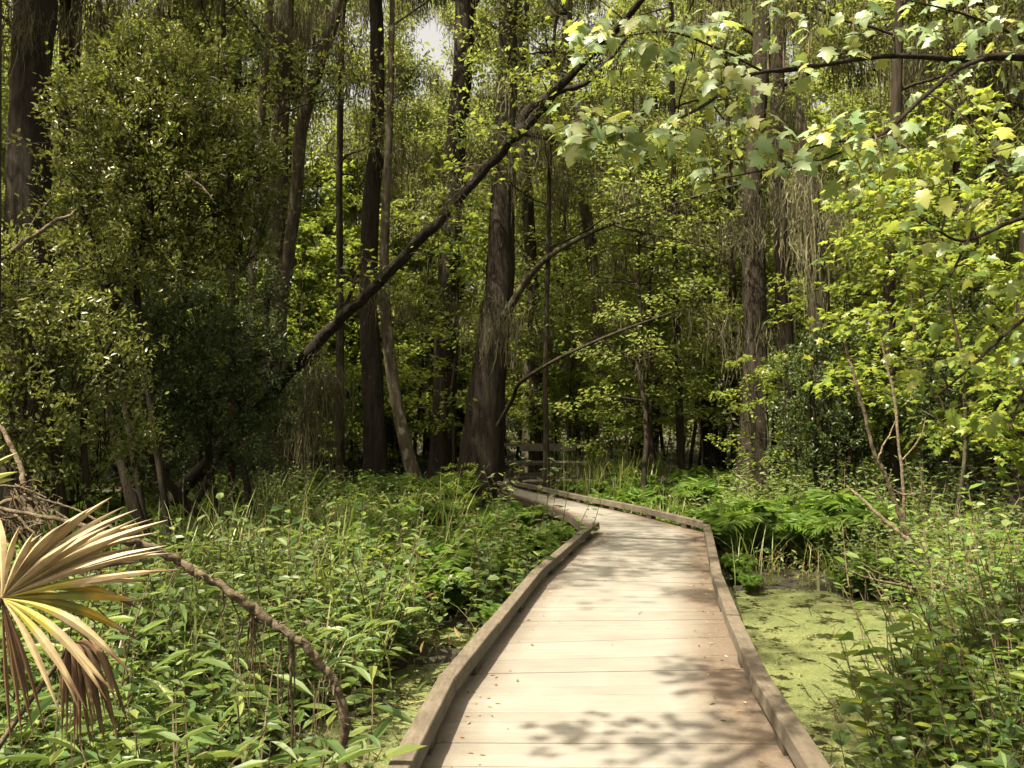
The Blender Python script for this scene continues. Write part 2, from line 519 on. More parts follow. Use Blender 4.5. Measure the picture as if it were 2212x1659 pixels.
# ------------------------------------------------------------------ ground and water
def build_ground():
    def axis(lo, hi, fine, far):
        near = np.arange(lo, hi + 1e-6, fine)
        out = [hi + (k / 14) ** 2 * (far - hi) for k in range(1, 15)]
        return np.array([lo - (o - hi) for o in out[::-1]] + list(near) + out)
    xs = axis(-12, 12, .22, 170)
    ys = axis(-6, 26, .22, 200)
    X, Y = np.meshgrid(xs, ys)
    Z = ground_z(X, Y)
    V = np.stack([X, Y, Z], -1).reshape(-1, 3)
    nx = len(xs)
    i = np.arange(len(ys) - 1)[:, None] * nx + np.arange(nx - 1)[None]
    Fc = np.stack([i, i + 1, i + nx + 1, i + nx], -1).reshape(-1, 4)
    g = MB(); g.add(V, Fc)
    tag(g.build('ground', M['ground'], None, True), 'dark muddy swamp floor under the undergrowth', 'ground', None, 'structure')
    w = MB()
    xs = np.linspace(-9, 9, 37); ys = np.linspace(-5, 25, 61)
    X, Y = np.meshgrid(xs, ys)
    nx = len(xs)
    i = np.arange(len(ys) - 1)[:, None] * nx + np.arange(nx - 1)[None]
    w.add(np.stack([X, Y, 0 * X], -1).reshape(-1, 3), np.stack([i, i + 1, i + nx + 1, i + nx], -1).reshape(-1, 4))
    tag(w.build('water', M['water']), 'still swamp water covered with yellow-green duckweed', 'water', None, 'structure')
build_ground()

# ------------------------------------------------------------------ boardwalk
def build_boardwalk():
    rng = np.random.default_rng(3)
    bw = empty('boardwalk', (0.4, 3, 0))
    tag(bw, 'curving weathered timber boardwalk with low curbs running through the swamp', 'boardwalk')
    inv = np.array([0.4, 3, 0])
    d = MB(); uvs = []
    run = 0
    for i in range(len(PAIRS) - 1):
        A, B = PAIRS[i], PAIRS[i + 1]
        ln = np.linalg.norm(MID[i + 1] - MID[i])
        n = max(2, int(round(ln / .142)))
        for k in range(n):
            gp = rng.choice([.0012, .008, .020], p=[.36, .47, .17]); t0, t1 = (k + gp) / n, (k + 1 - gp) / n
            e0, e1 = rng.normal(0, .006, 2)
            p = [A[:2] * (1 - t0) + B[:2] * t0, A[2:] * (1 - t0) + B[2:] * t0, A[2:] * (1 - t1) + B[2:] * t1, A[:2] * (1 - t1) + B[:2] * t1]
            h = rng.normal(0, .0015)
            d.prism([q - inv[:2] for q in p], DECK - .04 + h, DECK + h)
            # u across the walk for every loop of the six faces
            us = [0, 1, 1, 0, 0, 1, 1, 0]
            for f in [[3, 2, 1, 0], [4, 5, 6, 7], [0, 1, 5, 4], [1, 2, 6, 5], [2, 3, 7, 6], [3, 0, 4, 7]]:
                for q in f:
                    uvs.append((us[q], run + k / n))
        run += ln
    me = d.mesh('deck', M['deck'])
    ul = me.uv_layers.new(name='UVMap')
    ul.data.foreach_set('uv', np.array(uvs, np.float32).ravel())
    link('deck', me, bw)

    def offset_line(P, w):
        """inner line w inside a polyline, mitred (w>0: to the right of travel)"""
        P = np.asarray(P, float)
        out = []
        for i in range(len(P)):
            t0 = nrm(P[i] - P[i - 1]) if i else nrm(P[1] - P[0])
            t1 = nrm(P[i + 1] - P[i]) if i < len(P) - 1 else t0
            n0 = np.array([t0[1], -t0[0]]); n1 = np.array([t1[1], -t1[0]])
            m = nrm(n0 + n1)
            out.append(P[i] + m * w / max(.4, m @ n0))
        return np.array(out)

    def curb(P, w, name='curb', z0=.065, z1=.155):
        Q = offset_line(P, w)
        for i in range(len(P) - 1):
            t = .006 / max(.2, np.linalg.norm(P[i + 1] - P[i]))
            a, b = P[i] * (1 - t) + P[i + 1] * t, P[i] * t + P[i + 1] * (1 - t)
            c, e = Q[i] * (1 - t) + Q[i + 1] * t, Q[i] * t + Q[i + 1] * (1 - t)
            m = MB()
            dz = rng.normal(0, .004)
            # a sawn timber with eased top edges
            ins = .05
            def sec(p, q):
                return np.array([[*p, DECK + z0], [*q, DECK + z0], [*q, DECK + z1 - .005 + dz], [*(q * (1 - ins) + p * ins), DECK + z1 + dz],
                                 [*(p * (1 - ins) + q * ins), DECK + z1 + dz], [*p, DECK + z1 - .005 + dz]]) - inv
            s0, s1 = sec(a, c), sec(b, e)
            m.add(np.concatenate([s0, s1]), [[k, (k + 1) % 6, 6 + (k + 1) % 6, 6 + k] for k in range(6)])
            m.add(s0, [[5, 4, 3, 2, 1, 0]]); m.add(s1, [[0, 1, 2, 3, 4, 5]])
            o = m.build(name, M['curb'], bw)
            # spacer blocks that lift the timber off the boards
            nb = max(1, int(np.linalg.norm(b - a) / 1.1))
            for k in range(nb):
                f = (k + .5) / nb
                cc = ((a * (1 - f) + b * f) + (c * (1 - f) + e * f)) / 2 - inv[:2]
                tt = nrm(b - a)
                R = np.array([[tt[1], tt[0], 0], [-tt[0], tt[1], 0], [0, 0, 1]])
                s = MB(); s.box((*cc, DECK + .0335), (.04, .08, .0305), R)
                s.build('spacer_block', M['dark_timber'], o)
    RP = np.concatenate([PAIRS[:14, 2:], [[3.0, 21.35]]])
    LP = PAIRS[:8, :2]
    curb(RP, -.095)
    curb(LP, .095)
    curb(PAIRS[10:13, :2], .11)
    # stringers and posts underneath
    for k, (side, w, z) in enumerate(((slice(0, 2), .05, -.045), (slice(2, 4), -.05, -.045))):
        P = PAIRS[:, side]; Q = offset_line(P, w)
        for i in range(len(P) - 1):
            m = MB(); m.prism([P[i] - inv[:2], Q[i] - inv[:2], Q[i + 1] - inv[:2], P[i + 1] - inv[:2]], DECK - .17, DECK - .045)
            m.build('joist', M['dark_timber'], bw)
            for f in (.15, .65):
                c = (P[i] * (1 - f) + P[i + 1] * f) + nrm(MID[i] - P[i]) * .16 - inv[:2]
                m = MB(); m.box((*c, DECK - .5), (.06, .06, .44)); m.build('support_post', M['dark_timber'], bw)
    # overlook railing with its bench at the far turn
    rl = empty('overlook_railing', (.4, 23.0, 0))
    tag(rl, 'weathered overlook railing with plank bench at the far bend of the boardwalk', 'railing')
    for z, h, dep, x0, x1, nm in ((1.36, .045, .05, -.85, 1.75, 'top_rail'), (.83, .05, .035, -.85, 1.75, 'middle_rail'), (.50, .075, .04, -.85, 1.75, 'bottom_rail')):
        m = MB(); m.box(((x0 + x1) / 2 - .0, .12, z), ((x1 - x0) / 2, dep, h)); m.build(nm, M['rail'], rl)
    m = MB()
    for j in range(2):
        m.box((.55, -.30 + j * .16, .90), (1.15, .07, .02))
    m.build('bench_seat', M['rail'], rl)
    m = MB(); m.box((.62, .03, 1.27), (.80, .02, .075)); m.build('bench_back', M['rail'], rl)
    for x in (-.8, .12, .74, 1.7):
        m = MB(); m.box((x, .19, .75), (.05, .05, .75)); m.build('post', M['dark_timber'], rl)
    for x in (-.4, .5, 1.45):
        m = MB(); m.box((x, -.22, .68), (.045, .12, .2)); m.build('bench_leg', M['dark_timber'], rl)
build_boardwalk()

# ------------------------------------------------------------------ trees
def grow_limb(wood, tips, rng, p0, d0, L, r0, level, droop=.0):
    n = 7
    pts = [np.asarray(p0, float)]
    d = nrm(np.asarray(d0, float))
    for k in range(n - 1):
        d = nrm(d + rng.normal(0, .16, 3) + np.array([0, 0, .06 - droop]))
        pts.append(pts[-1] + d * L / (n - 1))
    pts = np.array(pts)
    rad = np.linspace(r0, r0 * .25, n)
    tube(wood, pts, rad, 6 if level == 0 else 4, cap=False)
    if level >= 1:
        tips += [(pts[k], rad[k]) for k in (3, 4, 5, 6)]
        return
    for k in (2, 3, 4, 5, 6):
        for _ in range(2 if k > 3 else 1):
            dd = nrm(nrm(pts[min(k + 1, n - 1)] - pts[k - 1]) + rng.normal(0, .75, 3) * np.array([1, 1, .6]))
            grow_limb(wood, tips, rng, pts[k], dd, L * rng.uniform(.3, .55), rad[k] * .55, level + 1, droop)
    tips.append((pts[-1], rad[-1]))

def crown_on(path, rad, rng, z0, nl, leafn, leafs, T=T_DIA, limbL=(1.6, 4.0), r_cl=.55, mossn=30, moss_ln=(.3, 1.5), keep=1.0):
    """limbs, leaves and moss for a trunk path; returns three mesh builders"""
    wood, lf, ms = MB(), MB(), MB()
    path = np.asarray(path); zs = path[:, 2]
    tips = []; anchors = []
    for k in range(nl):
        z = z0 + (zs[-1] - z0) * ((k + rng.uniform(0, 1)) / nl)
        i = int(np.clip(np.searchsorted(zs, z), 1, len(zs) - 1))
        f = (z - zs[i - 1]) / max(1e-6, zs[i] - zs[i - 1])
        p = path[i - 1] * (1 - f) + path[i] * f
        a = k * 2.4 + rng.normal(0, .5)
        h = (z - z0) / max(1e-6, zs[-1] - z0)
        L = rng.uniform(*limbL) * (1 - .45 * h)
        n0 = len(tips)
        grow_limb(wood, tips, rng, p, (math.cos(a), math.sin(a), .25 + .5 * h), L, max(.02, rad[i] * .42), 0)
        anchors += [t[0] for t in tips[n0:]]
    for p, r in tips:
        if rng.uniform() < keep:
            clump(lf, T, rng, p, r_cl * rng.uniform(.6, 1.2), int(leafn * rng.uniform(.5, 1.4)), leafs, .6, .8)
    if mossn and anchors:
        pick = rng.choice(len(anchors), min(mossn, len(anchors)), replace=False)
        moss(ms, rng, [anchors[i] for i in pick], moss_ln, (9, 20), .17, .042)
    return wood, lf, ms

def trunk_path(rng, H, lean=.25, n=16):
    z = np.linspace(-.2, H, n)
    x = np.cumsum(rng.normal(0, lean * .12, n)); y = np.cumsum(rng.normal(0, lean * .12, n))
    return np.stack([x - x[0], y - y[0], z], 1)

def tall_proto(seed, H, r, bark, z0=.22, nl=22, leafn=95, leafs=.125, mossn=125, keep=.4):
    rng = np.random.default_rng(seed)
    p = trunk_path(rng, H)
    t = np.linspace(0, 1, len(p))
    rad = r * (1 - .75 * t) + r * .8 * np.exp(-t * 22)
    tb = MB(); tube(tb, p, rad, 10, .06, .3, rng)
    wood, lf, ms = crown_on(p, rad, rng, H * z0, nl, leafn, leafs, limbL=(1.6, 4.2), r_cl=.75, mossn=mossn, keep=keep)
    return [('trunk', tb.mesh('trunk', bark, True)), ('limbs', wood.mesh('limbs', bark, True)), ('crown', lf.mesh('crown', M['canopy'])),
            ('moss', ms.mesh('moss', M['moss'])) if mossn else ('moss', None)]

def spray(lf, rng, p, d, L, T, size, n, droop=.18):
    """flat layered spray of leaves along a twig"""
    d = nrm(np.asarray(d, float))
    s = nrm(np.cross(d, [0, 0, 1.0]))
    t = rng.uniform(.1, 1.05, n)
    side = rng.uniform(-1, 1, n)
    pos = np.asarray(p) + d * (t * L)[:, None] + s * (side * L * .32)[:, None] + np.array([0, 0, 1.0]) * (rng.normal(0, .13, n) * L - droop * L * t * t * .5)[:, None]
    dd = d * .8 + s * (np.sign(side) * .7)[:, None] + rng.normal(0, .35, (n, 3)) + np.array([0, 0, -.35])
    nn = np.array([0, 0, 1.0]) + rng.normal(0, .55, (n, 3))
    leaves(lf, T, pos, dd, nn, size * rng.uniform(.65, 1.25, n))

def sapling_proto(seed, H, r, T, size, bark, leafm, nb=24, ln=14, z0=.2, spread=.28, mossn=0):
    rng = np.random.default_rng(seed)
    p = trunk_path(rng, H, .5, 12)
    rad = np.linspace(r, r * .2, 12)
    wood = MB(); tube(wood, p, rad, 7, .05, 0, rng)
    lf, ms = MB(), MB()
    anchors = []
    for k in range(nb):
        z = H * (z0 + (1 - z0) * (k + rng.uniform()) / nb)
        i = min(11, max(1, np.searchsorted(p[:, 2], z)))
        q = p[i]
        a = k * 2.4 + rng.normal(0, .4)
        L = H * spread * rng.uniform(.6, 1.1) * (1 - .5 * (z / H) ** 2)
        d = nrm(np.array([math.cos(a), math.sin(a), rng.uniform(.0, .9)]))
        m = 5
        bp = np.array([q + d * L * t + np.array([0, 0, -.18 * L * t * t]) + rng.normal(0, .03 * L, 3) * (t > 0) for t in np.linspace(0, 1, m)])
        tube(wood, bp, np.linspace(max(.006, rad[i] * .5), .004, m), 4, cap=False)
        for j in range(1, m):
            for sgn in (-1, 1):
                b = a + sgn * rng.uniform(.4, 1.0)
                dd = np.array([math.cos(b), math.sin(b), rng.uniform(-.35, .6)])
                spray(lf, rng, bp[j], dd, L * rng.uniform(.28, .45), T, size, ln)
        spray(lf, rng, bp[-1], d, L * .35, T, size, ln)
        anchors.append(bp[3])
    parts = [('trunk', wood.mesh('trunk', bark, True)), ('crown', lf.mesh('crown', leafm))]
    if mossn:
        moss(ms, rng, [anchors[i] for i in rng.choice(len(anchors), mossn)], (.3, 1.0), (6, 12), .1, .02)
        parts.append(('moss', ms.mesh('moss', M['moss'])))
    return parts

# ---- trees one can tell apart: trunk outlines (px, py, width px) at a distance
def hero_tree(name, label, cat, px, Y, bark, seed, H=20, z0=11.0, nl=12, leafn=50, mossn=60, limbs=(), Y2=None, flute=.25, extra_moss=(), bump=.07, leafs=.12, ground=True, crown=True, keep=.32):
    rng = np.random.default_rng(seed)
    P = np.array(px, float)
    n0 = len(P)
    Ys = np.linspace(Y, Y2 if Y2 else Y, n0)
    pts = np.array([at(a, b, yy) for (a, b, _), yy in zip(P, Ys)])
    rad = P[:, 2] / 2 * Ys / F
    if ground:
        g = float(ground_z(pts[0, 0], pts[0, 1]))
        if pts[0, 2] > g - .1:
            pts = np.concatenate([[[pts[0, 0], pts[0, 1], g - .15]], pts]); rad = np.concatenate([[rad[0] * 1.15], rad])
    if pts[-1, 2] < H:
        dr = nrm(pts[-1] - pts[-2]); dr = nrm(dr * .5 + np.array([0, 0, 1.0]) * .8)
        top = pts[-1] + dr * (H - pts[-1, 2]) / max(.2, dr[2])
        mid = (pts[-1] + top) / 2 + rng.normal(0, .2, 3) * np.array([1, 1, 0])
        pts = np.concatenate([pts, [mid, top]]); rad = np.concatenate([rad, [rad[-1] * .7, rad[-1] * .3]])
    path = spline(np.concatenate([pts, rad[:, None]], 1), 40)
    root = empty(name, pts[0] * np.array([1, 1, 0]))
    off = pts[0] * np.array([1, 1, 0])
    tag(root, label, cat)
    tb = MB(); tube(tb, path[:, :3] - off, np.maximum(path[:, 3], .004), 18, bump, flute, rng)
    tb.build('trunk', bark, root, True)
    ms_all = MB()
    for lb in limbs:
        q = np.array(lb[0], float); yl = np.array([lb[1][0], *([0] * (len(q) - 2)), lb[1][1]])
        yl = np.linspace(lb[1][0], lb[1][1], len(q))
        lp = np.array([at(a, b, yy) for (a, b, _), yy in zip(q, yl)])
        lr = q[:, 2] / 2 * yl / F
        s = spline(np.concatenate([lp, lr[:, None]], 1), 24)
        m = MB(); tube(m, s[:, :3] - off, np.maximum(s[:, 3], .003), 9, .08, 0, rng)
        m.build('limb', lb[2] if len(lb) > 2 else bark, root, True)
    if crown:
        wood, lf, ms = crown_on(path[:, :3] - off, path[:, 3], rng, z0, nl, leafn, leafs, mossn=mossn, r_cl=.6, keep=keep)
        wood.build('limbs', bark, root, True)
        lf.build('crown', M['canopy'], root)
        if not ms.empty():
            ms_all = ms
    for (a, b, yy, ln, k) in extra_moss:
        moss(ms_all, rng, [at(a + rng.normal(0, 34), b + rng.normal(0, 34), yy + rng.normal(0, .3)) - off for _ in range(k * 2)], (ln * .3, ln), (4, 10), .13, .03)
    if not ms_all.empty():
        ms_all.build('moss', M['moss'], root)
    return root

hero_tree('bald_cypress', 'widest fluted trunk in the middle, standing beside the far bend of the boardwalk', 'tree',
          [(1034, 1062, 106), (1037, 1000, 94), (1048, 900, 82), (1058, 800, 74), (1069, 700, 66), (1080, 600, 60), (1085, 450, 55), (1092, 300, 50), (1096, 150, 44), (1100, 0, 38)],
          19.6, M['bark_brown'], 11, 22, 12.5, 12, flute=.22,
          limbs=[([(1092, 680, 20), (1145, 595, 15), (1200, 545, 11), (1300, 492, 9), (1400, 462, 8), (1500, 425, 6), (1610, 395, 4)], (19.3, 16.5), M['bark_grey']),
                 ([(1330, 487, 7), (1400, 505, 6), (1470, 518, 5), (1540, 540, 3)], (17.6, 16.4), M['bark_grey']),
                 ([(1075, 920, 9), (1108, 860, 9), (1120, 830, 9), (1170, 795, 8), (1240, 758, 7), (1340, 715, 6), (1480, 665, 3)], (19, 16), M['bark_dark'])],
          extra_moss=[(1115, 300, 18.6, 2.4, 10), (1060, 700, 18.6, 1.5, 6), (1420, 480, 16.9, .8, 2)])
hero_tree('swamp_tree', 'reddish brown trunk just left of the widest trunk', 'tree',
          [(955, 1062, 66), (960, 900, 52), (965, 700, 47), (975, 500, 45), (985, 300, 43), (1000, 150, 42), (1003, 0, 41), (1000, -120, 38)], 23, M['bark_brown'], 12, 23, 13.5, 12,
          extra_moss=[(960, 640, 22, 1.6, 5), (940, 420, 22, 1.5, 6)])
hero_tree('swamp_tree', 'brown upright trunk paired with a thinner mottled one left of the bend', 'tree',
          [(812, 1070, 60), (808, 900, 46), (800, 750, 42), (795, 640, 40), (802, 430, 36), (815, 300, 32), (815, 100, 30), (812, -60, 27)], 20, M['bark_brown'], 13, 20, 12.5, 10,
          extra_moss=[(800, 300, 19.4, 1.5, 5)])
hero_tree('swamp_tree', 'slim mottled trunk curving up beside the brown upright trunk', 'tree',
          [(905, 1075, 36), (875, 960, 28), (850, 830, 26), (835, 700, 24), (830, 600, 22), (832, 480, 20), (840, 300, 16), (846, 100, 13), (850, -60, 10)], 18, M['bark_pale'], 14, 17, 11, 8,
          extra_moss=[(836, 620, 17.7, 1.2, 4)])
hero_tree('swamp_tree', 'pale lichen-mottled trunk with a second stem leaning off to the right', 'tree',
          [(592, 1010, 70), (592, 900, 60), (592, 750, 54), (597, 600, 46), (600, 450, 40), (603, 300, 40), (612, 150, 36), (618, 0, 34), (622, -140, 30)], 18.5, M['bark_pale'], 15, 21, 12, 11,
          limbs=[([(612, 640, 26), (630, 500, 28), (641, 400, 27), (648, 300, 27), (665, 220, 28), (695, 120, 29), (735, 0, 29), (800, -170, 24), (850, -330, 16)], (18.4, 17.4))],
          extra_moss=[(690, 60, 17.6, 1.8, 9), (610, 40, 18, 1.6, 6), (660, 860, 17, 2.2, 12), (690, 820, 16.5, 1.6, 6)])
hero_tree('swamp_tree', 'big straight brown trunk at the far left behind the evergreen shrub', 'tree',
          [(62, 1000, 112), (62, 760, 98), (62, 520, 90), (65, 300, 82), (70, 150, 80), (75, 0, 80), (78, -200, 74)], 13, M['bark_brown'], 16, 19, 10.5, 9, leafn=40, keep=.7,
          extra_moss=[(40, 40, 12.6, 1.2, 5)])
hero_tree('swamp_tree', 'dark trunk rising close to the right of the big straight left trunk', 'tree',
          [(150, 900, 48), (150, 500, 40), (152, 200, 36), (158, 0, 35), (160, -120, 33)], 17, M['bark_dark'], 17, 19, 11, 9, extra_moss=[(220, 20, 16, 2, 12), (170, 330, 16, 1.5, 6)])
hero_tree('swamp_tree', 'reddish straight trunk in front of the dark thicket right of the boardwalk', 'tree',
          [(1625, 1075, 78), (1628, 950, 60), (1630, 820, 53), (1632, 700, 49), (1628, 550, 46), (1622, 420, 40), (1636, 250, 38), (1645, 100, 36), (1640, 0, 34), (1638, -120, 31)], 17, M['bark_brown'], 18, 20, 11.5, 10,
          extra_moss=[(1560, 690, 16.6, 1.3, 6), (1630, 420, 16.6, 1.3, 5), (1600, 500, 16, 1.0, 5)])
hero_tree('snag', 'pointed broken snag draped in moss above the right-hand thicket', 'dead tree',
          [(1782, 1000, 44), (1775, 800, 42), (1765, 620, 42), (1755, 480, 41), (1742, 360, 35), (1730, 260, 20), (1721, 200, 3)], 15, M['bark_grey'], 19, 3, crown=False, bump=.12,
          extra_moss=[(1765, 480, 14.8, 2.0, 10), (1750, 400, 14.8, 1.3, 7)])
hero_tree('swamp_tree', 'mossy grey trunk near the right edge behind the maple branch', 'tree',
          [(2130, 1050, 44), (2130, 800, 37), (2125, 500, 37), (2130, 300, 41), (2120, 150, 37), (2105, 0, 35), (2100, -120, 32)], 16, M['bark_grey'], 20, 19, 10.5, 9, bump=.14,
          extra_moss=[(2130, 180, 15.5, 1.8, 10), (1960, 130, 15.5, 2.4, 8), (2130, 420, 15.5, 1.4, 5)])
hero_tree('swamp_tree', 'reddish flared trunk at the right edge above the undergrowth', 'tree',
          [(2178, 1115, 66), (2195, 1000, 48), (2207, 900, 42), (2216, 700, 38), (2236, 300, 36), (2250, 0, 30)], 13, M['bark_brown'], 21, 17, 9.5, 8, keep=.7)
hero_tree('swamp_tree', 'slender dark trunk rising behind the reddish trunk right of the boardwalk', 'tree',
          [(1705, 1060, 38), (1698, 800, 34), (1690, 600, 31), (1680, 200, 29), (1690, 0, 27), (1695, -100, 25)], 22, M['bark_dark'], 22, 20, 11, 10, extra_moss=[(1690, 250, 21, 1.8, 7)])
hero_tree('swamp_tree', 'thin dark trunk inside the thicket behind the pale leaning stems', 'tree',
          [(1930, 1080, 32), (1922, 850, 28), (1920, 700, 26), (1930, 400, 23), (1938, 150, 20), (1945, -50, 16)], 14.5, M['bark_dark'], 23, 14, 8, 8, keep=.6, extra_moss=[(1930, 500, 14, 1.2, 4)])
hero_tree('slim_tree', 'thin dark trunk standing in front of the overlook railing', 'tree',
          [(1181, 1040, 15), (1179, 900, 12), (1178, 800, 11), (1185, 500, 10), (1190, 250, 9), (1200, 50, 7)], 18.6, M['bark_dark'], 24, 12, 6, 8, leafn=28, mossn=6, keep=.6, bump=.05)
hero_tree('slim_tree', 'thin dark stem midway between the overlook railing and the reddish trunk', 'tree',
          [(1470, 960, 18), (1462, 700, 15), (1455, 400, 13), (1452, 150, 12), (1450, -50, 10)], 20, M['bark_dark'], 25, 16, 7, 10, leafn=36, mossn=10,
          extra_moss=[(1290, 640, 19.8, 1.8, 6), (1330, 560, 20, 1.6, 5), (1460, 640, 19.5, 1.2, 4), (1230, 330, 20.5, 1.8, 6), (1400, 300, 20, 1.8, 6)])
hero_tree('slim_tree', 'thin dark stem rising out of the top of the evergreen shrub', 'tree',
          [(500, 960, 16), (500, 600, 14), (492, 400, 12), (484, 150, 11), (482, 0, 10), (480, -90, 9)], 14, M['bark_dark'], 26, 11, 7.0, 7, leafn=30, mossn=10, keep=.6)
hero_tree('slim_tree', 'thin mottled stem left of the pale lichen-mottled trunk', 'tree',
          [(536, 1000, 26), (540, 760, 23), (545, 600, 20), (560, 300, 18), (585, 0, 16), (600, -100, 14)], 17, M['bark_pale'], 27, 15, 8, 8, leafn=36, mossn=12)
hero_tree('slim_tree', 'thin stem seen through the leaves left of the reddish brown trunk', 'tree',
          [(735, 1000, 18), (735, 700, 16), (733, 400, 14), (738, 100, 12), (745, -80, 10)], 21, M['bark_grey'], 28, 16, 8, 9, mossn=16)
hero_tree('slim_tree', 'slim mossy trunk behind the upper end of the leaning log', 'tree',
          [(1160, 900, 30), (1150, 600, 26), (1130, 300, 28), (1120, 100, 26), (1112, -60, 24)], 26, M['bark_dark'], 29, 20, 10, 10, mossn=30)
hero_tree('slim_tree', 'crooked grey trunk hung with moss between the boardwalk bend and the snag', 'tree',
          [(1310, 980, 26), (1300, 800, 24), (1285, 620, 22), (1260, 420, 24), (1235, 300, 24), (1225, 100, 22), (1230, -60, 20)], 23, M['bark_grey'], 30, 18, 9, 10, mossn=34,
          extra_moss=[(1260, 400, 22, 2.4, 12), (1230, 250, 22, 2.0, 9)])

# ---- the tree leaning right across the view
def leaning_tree():
    rng = np.random.default_rng(44)
    root = empty('leaning_tree', at(300, 1165, 12.8) * np.array([1, 1, 0]))
    tag(root, 'dark ridged trunk leaning steeply across the view from lower left to upper right', 'leaning tree')
    off = np.array(root.location)
    q = [(270, 1215, 52, 13.0), (330, 1130, 48, 12.6), (480, 965, 44, 11.9), (640, 790, 40, 11.0), (720, 706, 39, 10.7), (790, 640, 37, 10.4), (870, 555, 35, 10.1), (950, 475, 34, 9.8),
         (1030, 385, 32, 9.5), (1105, 305, 34, 9.2), (1180, 225, 29, 8.9), (1250, 145, 27, 8.6), (1310, 82, 25, 8.4), (1420, -40, 20, 8.1), (1560, -220, 14, 7.8)]
    P = np.array([[*at(a, b, y), w * .64 / 2 * y / F] for a, b, w, y in q])
    s = spline(P, 70)
    s[:, :3] += rng.normal(0, .012, (70, 3))
    m = MB(); tube(m, s[:, :3] - off, s[:, 3], 14, .13, 0, rng)
    m.build('trunk', M['bark_lean'], root, True)
    for b, nm in (([(1120, 290, 22, 9.15), (1135, 243, 19, 9.3), (1200, 200, 16, 9.4), (1275, 172, 12, 9.5), (1370, 60, 8, 9.6)], 'limb'),
                  ([(1270, 310, 4, 9.0), (1185, 300, 9, 9.05), (1120, 285, 13, 9.1)][::-1], 'limb'),
                  ([(470, 985, 14, 11.9), (430, 1075, 15, 11.6), (380, 1130, 12, 11.2), (345, 1180, 10, 10.9)], 'limb'),
                  ([(520, 985, 14, 11.9), (532, 1040, 14, 11.8), (545, 1110, 13, 11.7), (590, 1170, 10, 11.5), (620, 1190, 5, 11.4)], 'limb'),
                  ([(735, 690, 10, 10.6), (770, 600, 7, 10.6), (785, 540, 4, 10.6)], 'limb')):
        B = np.array([[*at(x, y, d), w / 2 * d / F] for x, y, w, d in b])
        t = spline(B, 18)
        m = MB(); tube(m, t[:, :3] - off, t[:, 3], 8, .1, 0, rng); m.build(nm, M['bark_lean'], root, True)
    # leafy sprouts along the trunk
    lf = MB(); tw = MB()
    for k in range(58):
        i = rng.integers(24, 66)
        p = s[i, :3] - off
        a = rng.uniform(0, 6.28)
        d = nrm(np.array([math.cos(a), math.sin(a) - .3, rng.uniform(-.3, .9)]))
        L = rng.uniform(.25, .7)
        tube(tw, [p, p + d * L * .5, p + d * L + np.array([0, 0, -.05])], [.008, .006, .003], 4, cap=False)
        spray(lf, rng, p + d * L * .3, d, L, T_MAPLE, .085, 9)
    tw.build('twigs', M['twig'], root)
    lf.build('leaves', M['maple'], root)
    ms = MB(); moss(ms, rng, [s[i, :3] - off + np.array([0, 0, -.08]) for i in rng.integers(10, 55, 10)], (.2, .7), (4, 9), .05, .012)
    ms.build('moss', M['moss'], root)
leaning_tree()

# ---- far forest: shared meshes, one object per tree
TALL = [tall_proto(100, 21, .27, M['bark_dark'], .20), tall_proto(101, 23, .30, M['bark_brown'], .30), tall_proto(102, 18, .20, M['bark_grey'], .16, 24),
        tall_proto(103, 20, .17, M['bark_dark'], .14, 26, 95, .12, 55), tall_proto(104, 24, .33, M['bark_brown'], .38, 18), tall_proto(105, 16, .14, M['bark_grey'], .12, 24, 95, .12, 60)]
def far_forest():
    rng = np.random.default_rng(5)
    n = 0
    placed = []
    tries = 0
    while n < 100 and tries < 6000:
        tries += 1
        Y = 24.5 + 46 * rng.uniform() ** 1.25
        X = rng.uniform(-.78, .78) * Y
        if X > -1.5 and X < 7 and Y < 27: continue
        if placed and min(math.hypot(X - a, Y - b) for a, b in placed) < 1.7: continue
        placed.append((X, Y)); n += 1
        k = rng.integers(0, len(TALL))
        make_thing('forest_tree', TALL[k], (X, Y, -.05), rng.uniform(0, 6.28), rng.uniform(.8, 1.2),
                   'slender moss-hung tree standing in the dense forest beyond the boardwalk', 'tree', 'moss-hung trees of the far forest')
    # the wood's rim along both sides and behind the walk, which shades the place
    for X, Y, k, sc in ((-11, 9, 1, 1.0), (-13, 15, 0, 1.05), (-9.5, 17, 3, 1.0), (-15, 4, 4, 1), (11, 13, 1, 1.0), (10.5, 18.5, 3, 1.0), (13, 9, 0, 1), (12, 3, 4, .95), (-14, -9, 2, 1), (9, -5, 0, 1), (-4, -11, 1, 1), (5, -12, 4, 1), (16, 16, 2, 1.1), (-17, 11, 2, 1.1)):
        make_thing('forest_tree', TALL[k], (X, Y, -.05), X * 3 + Y, sc, 'slender moss-hung tree standing in the dense forest beyond the boardwalk', 'tree', 'moss-hung trees of the far forest')
far_forest()

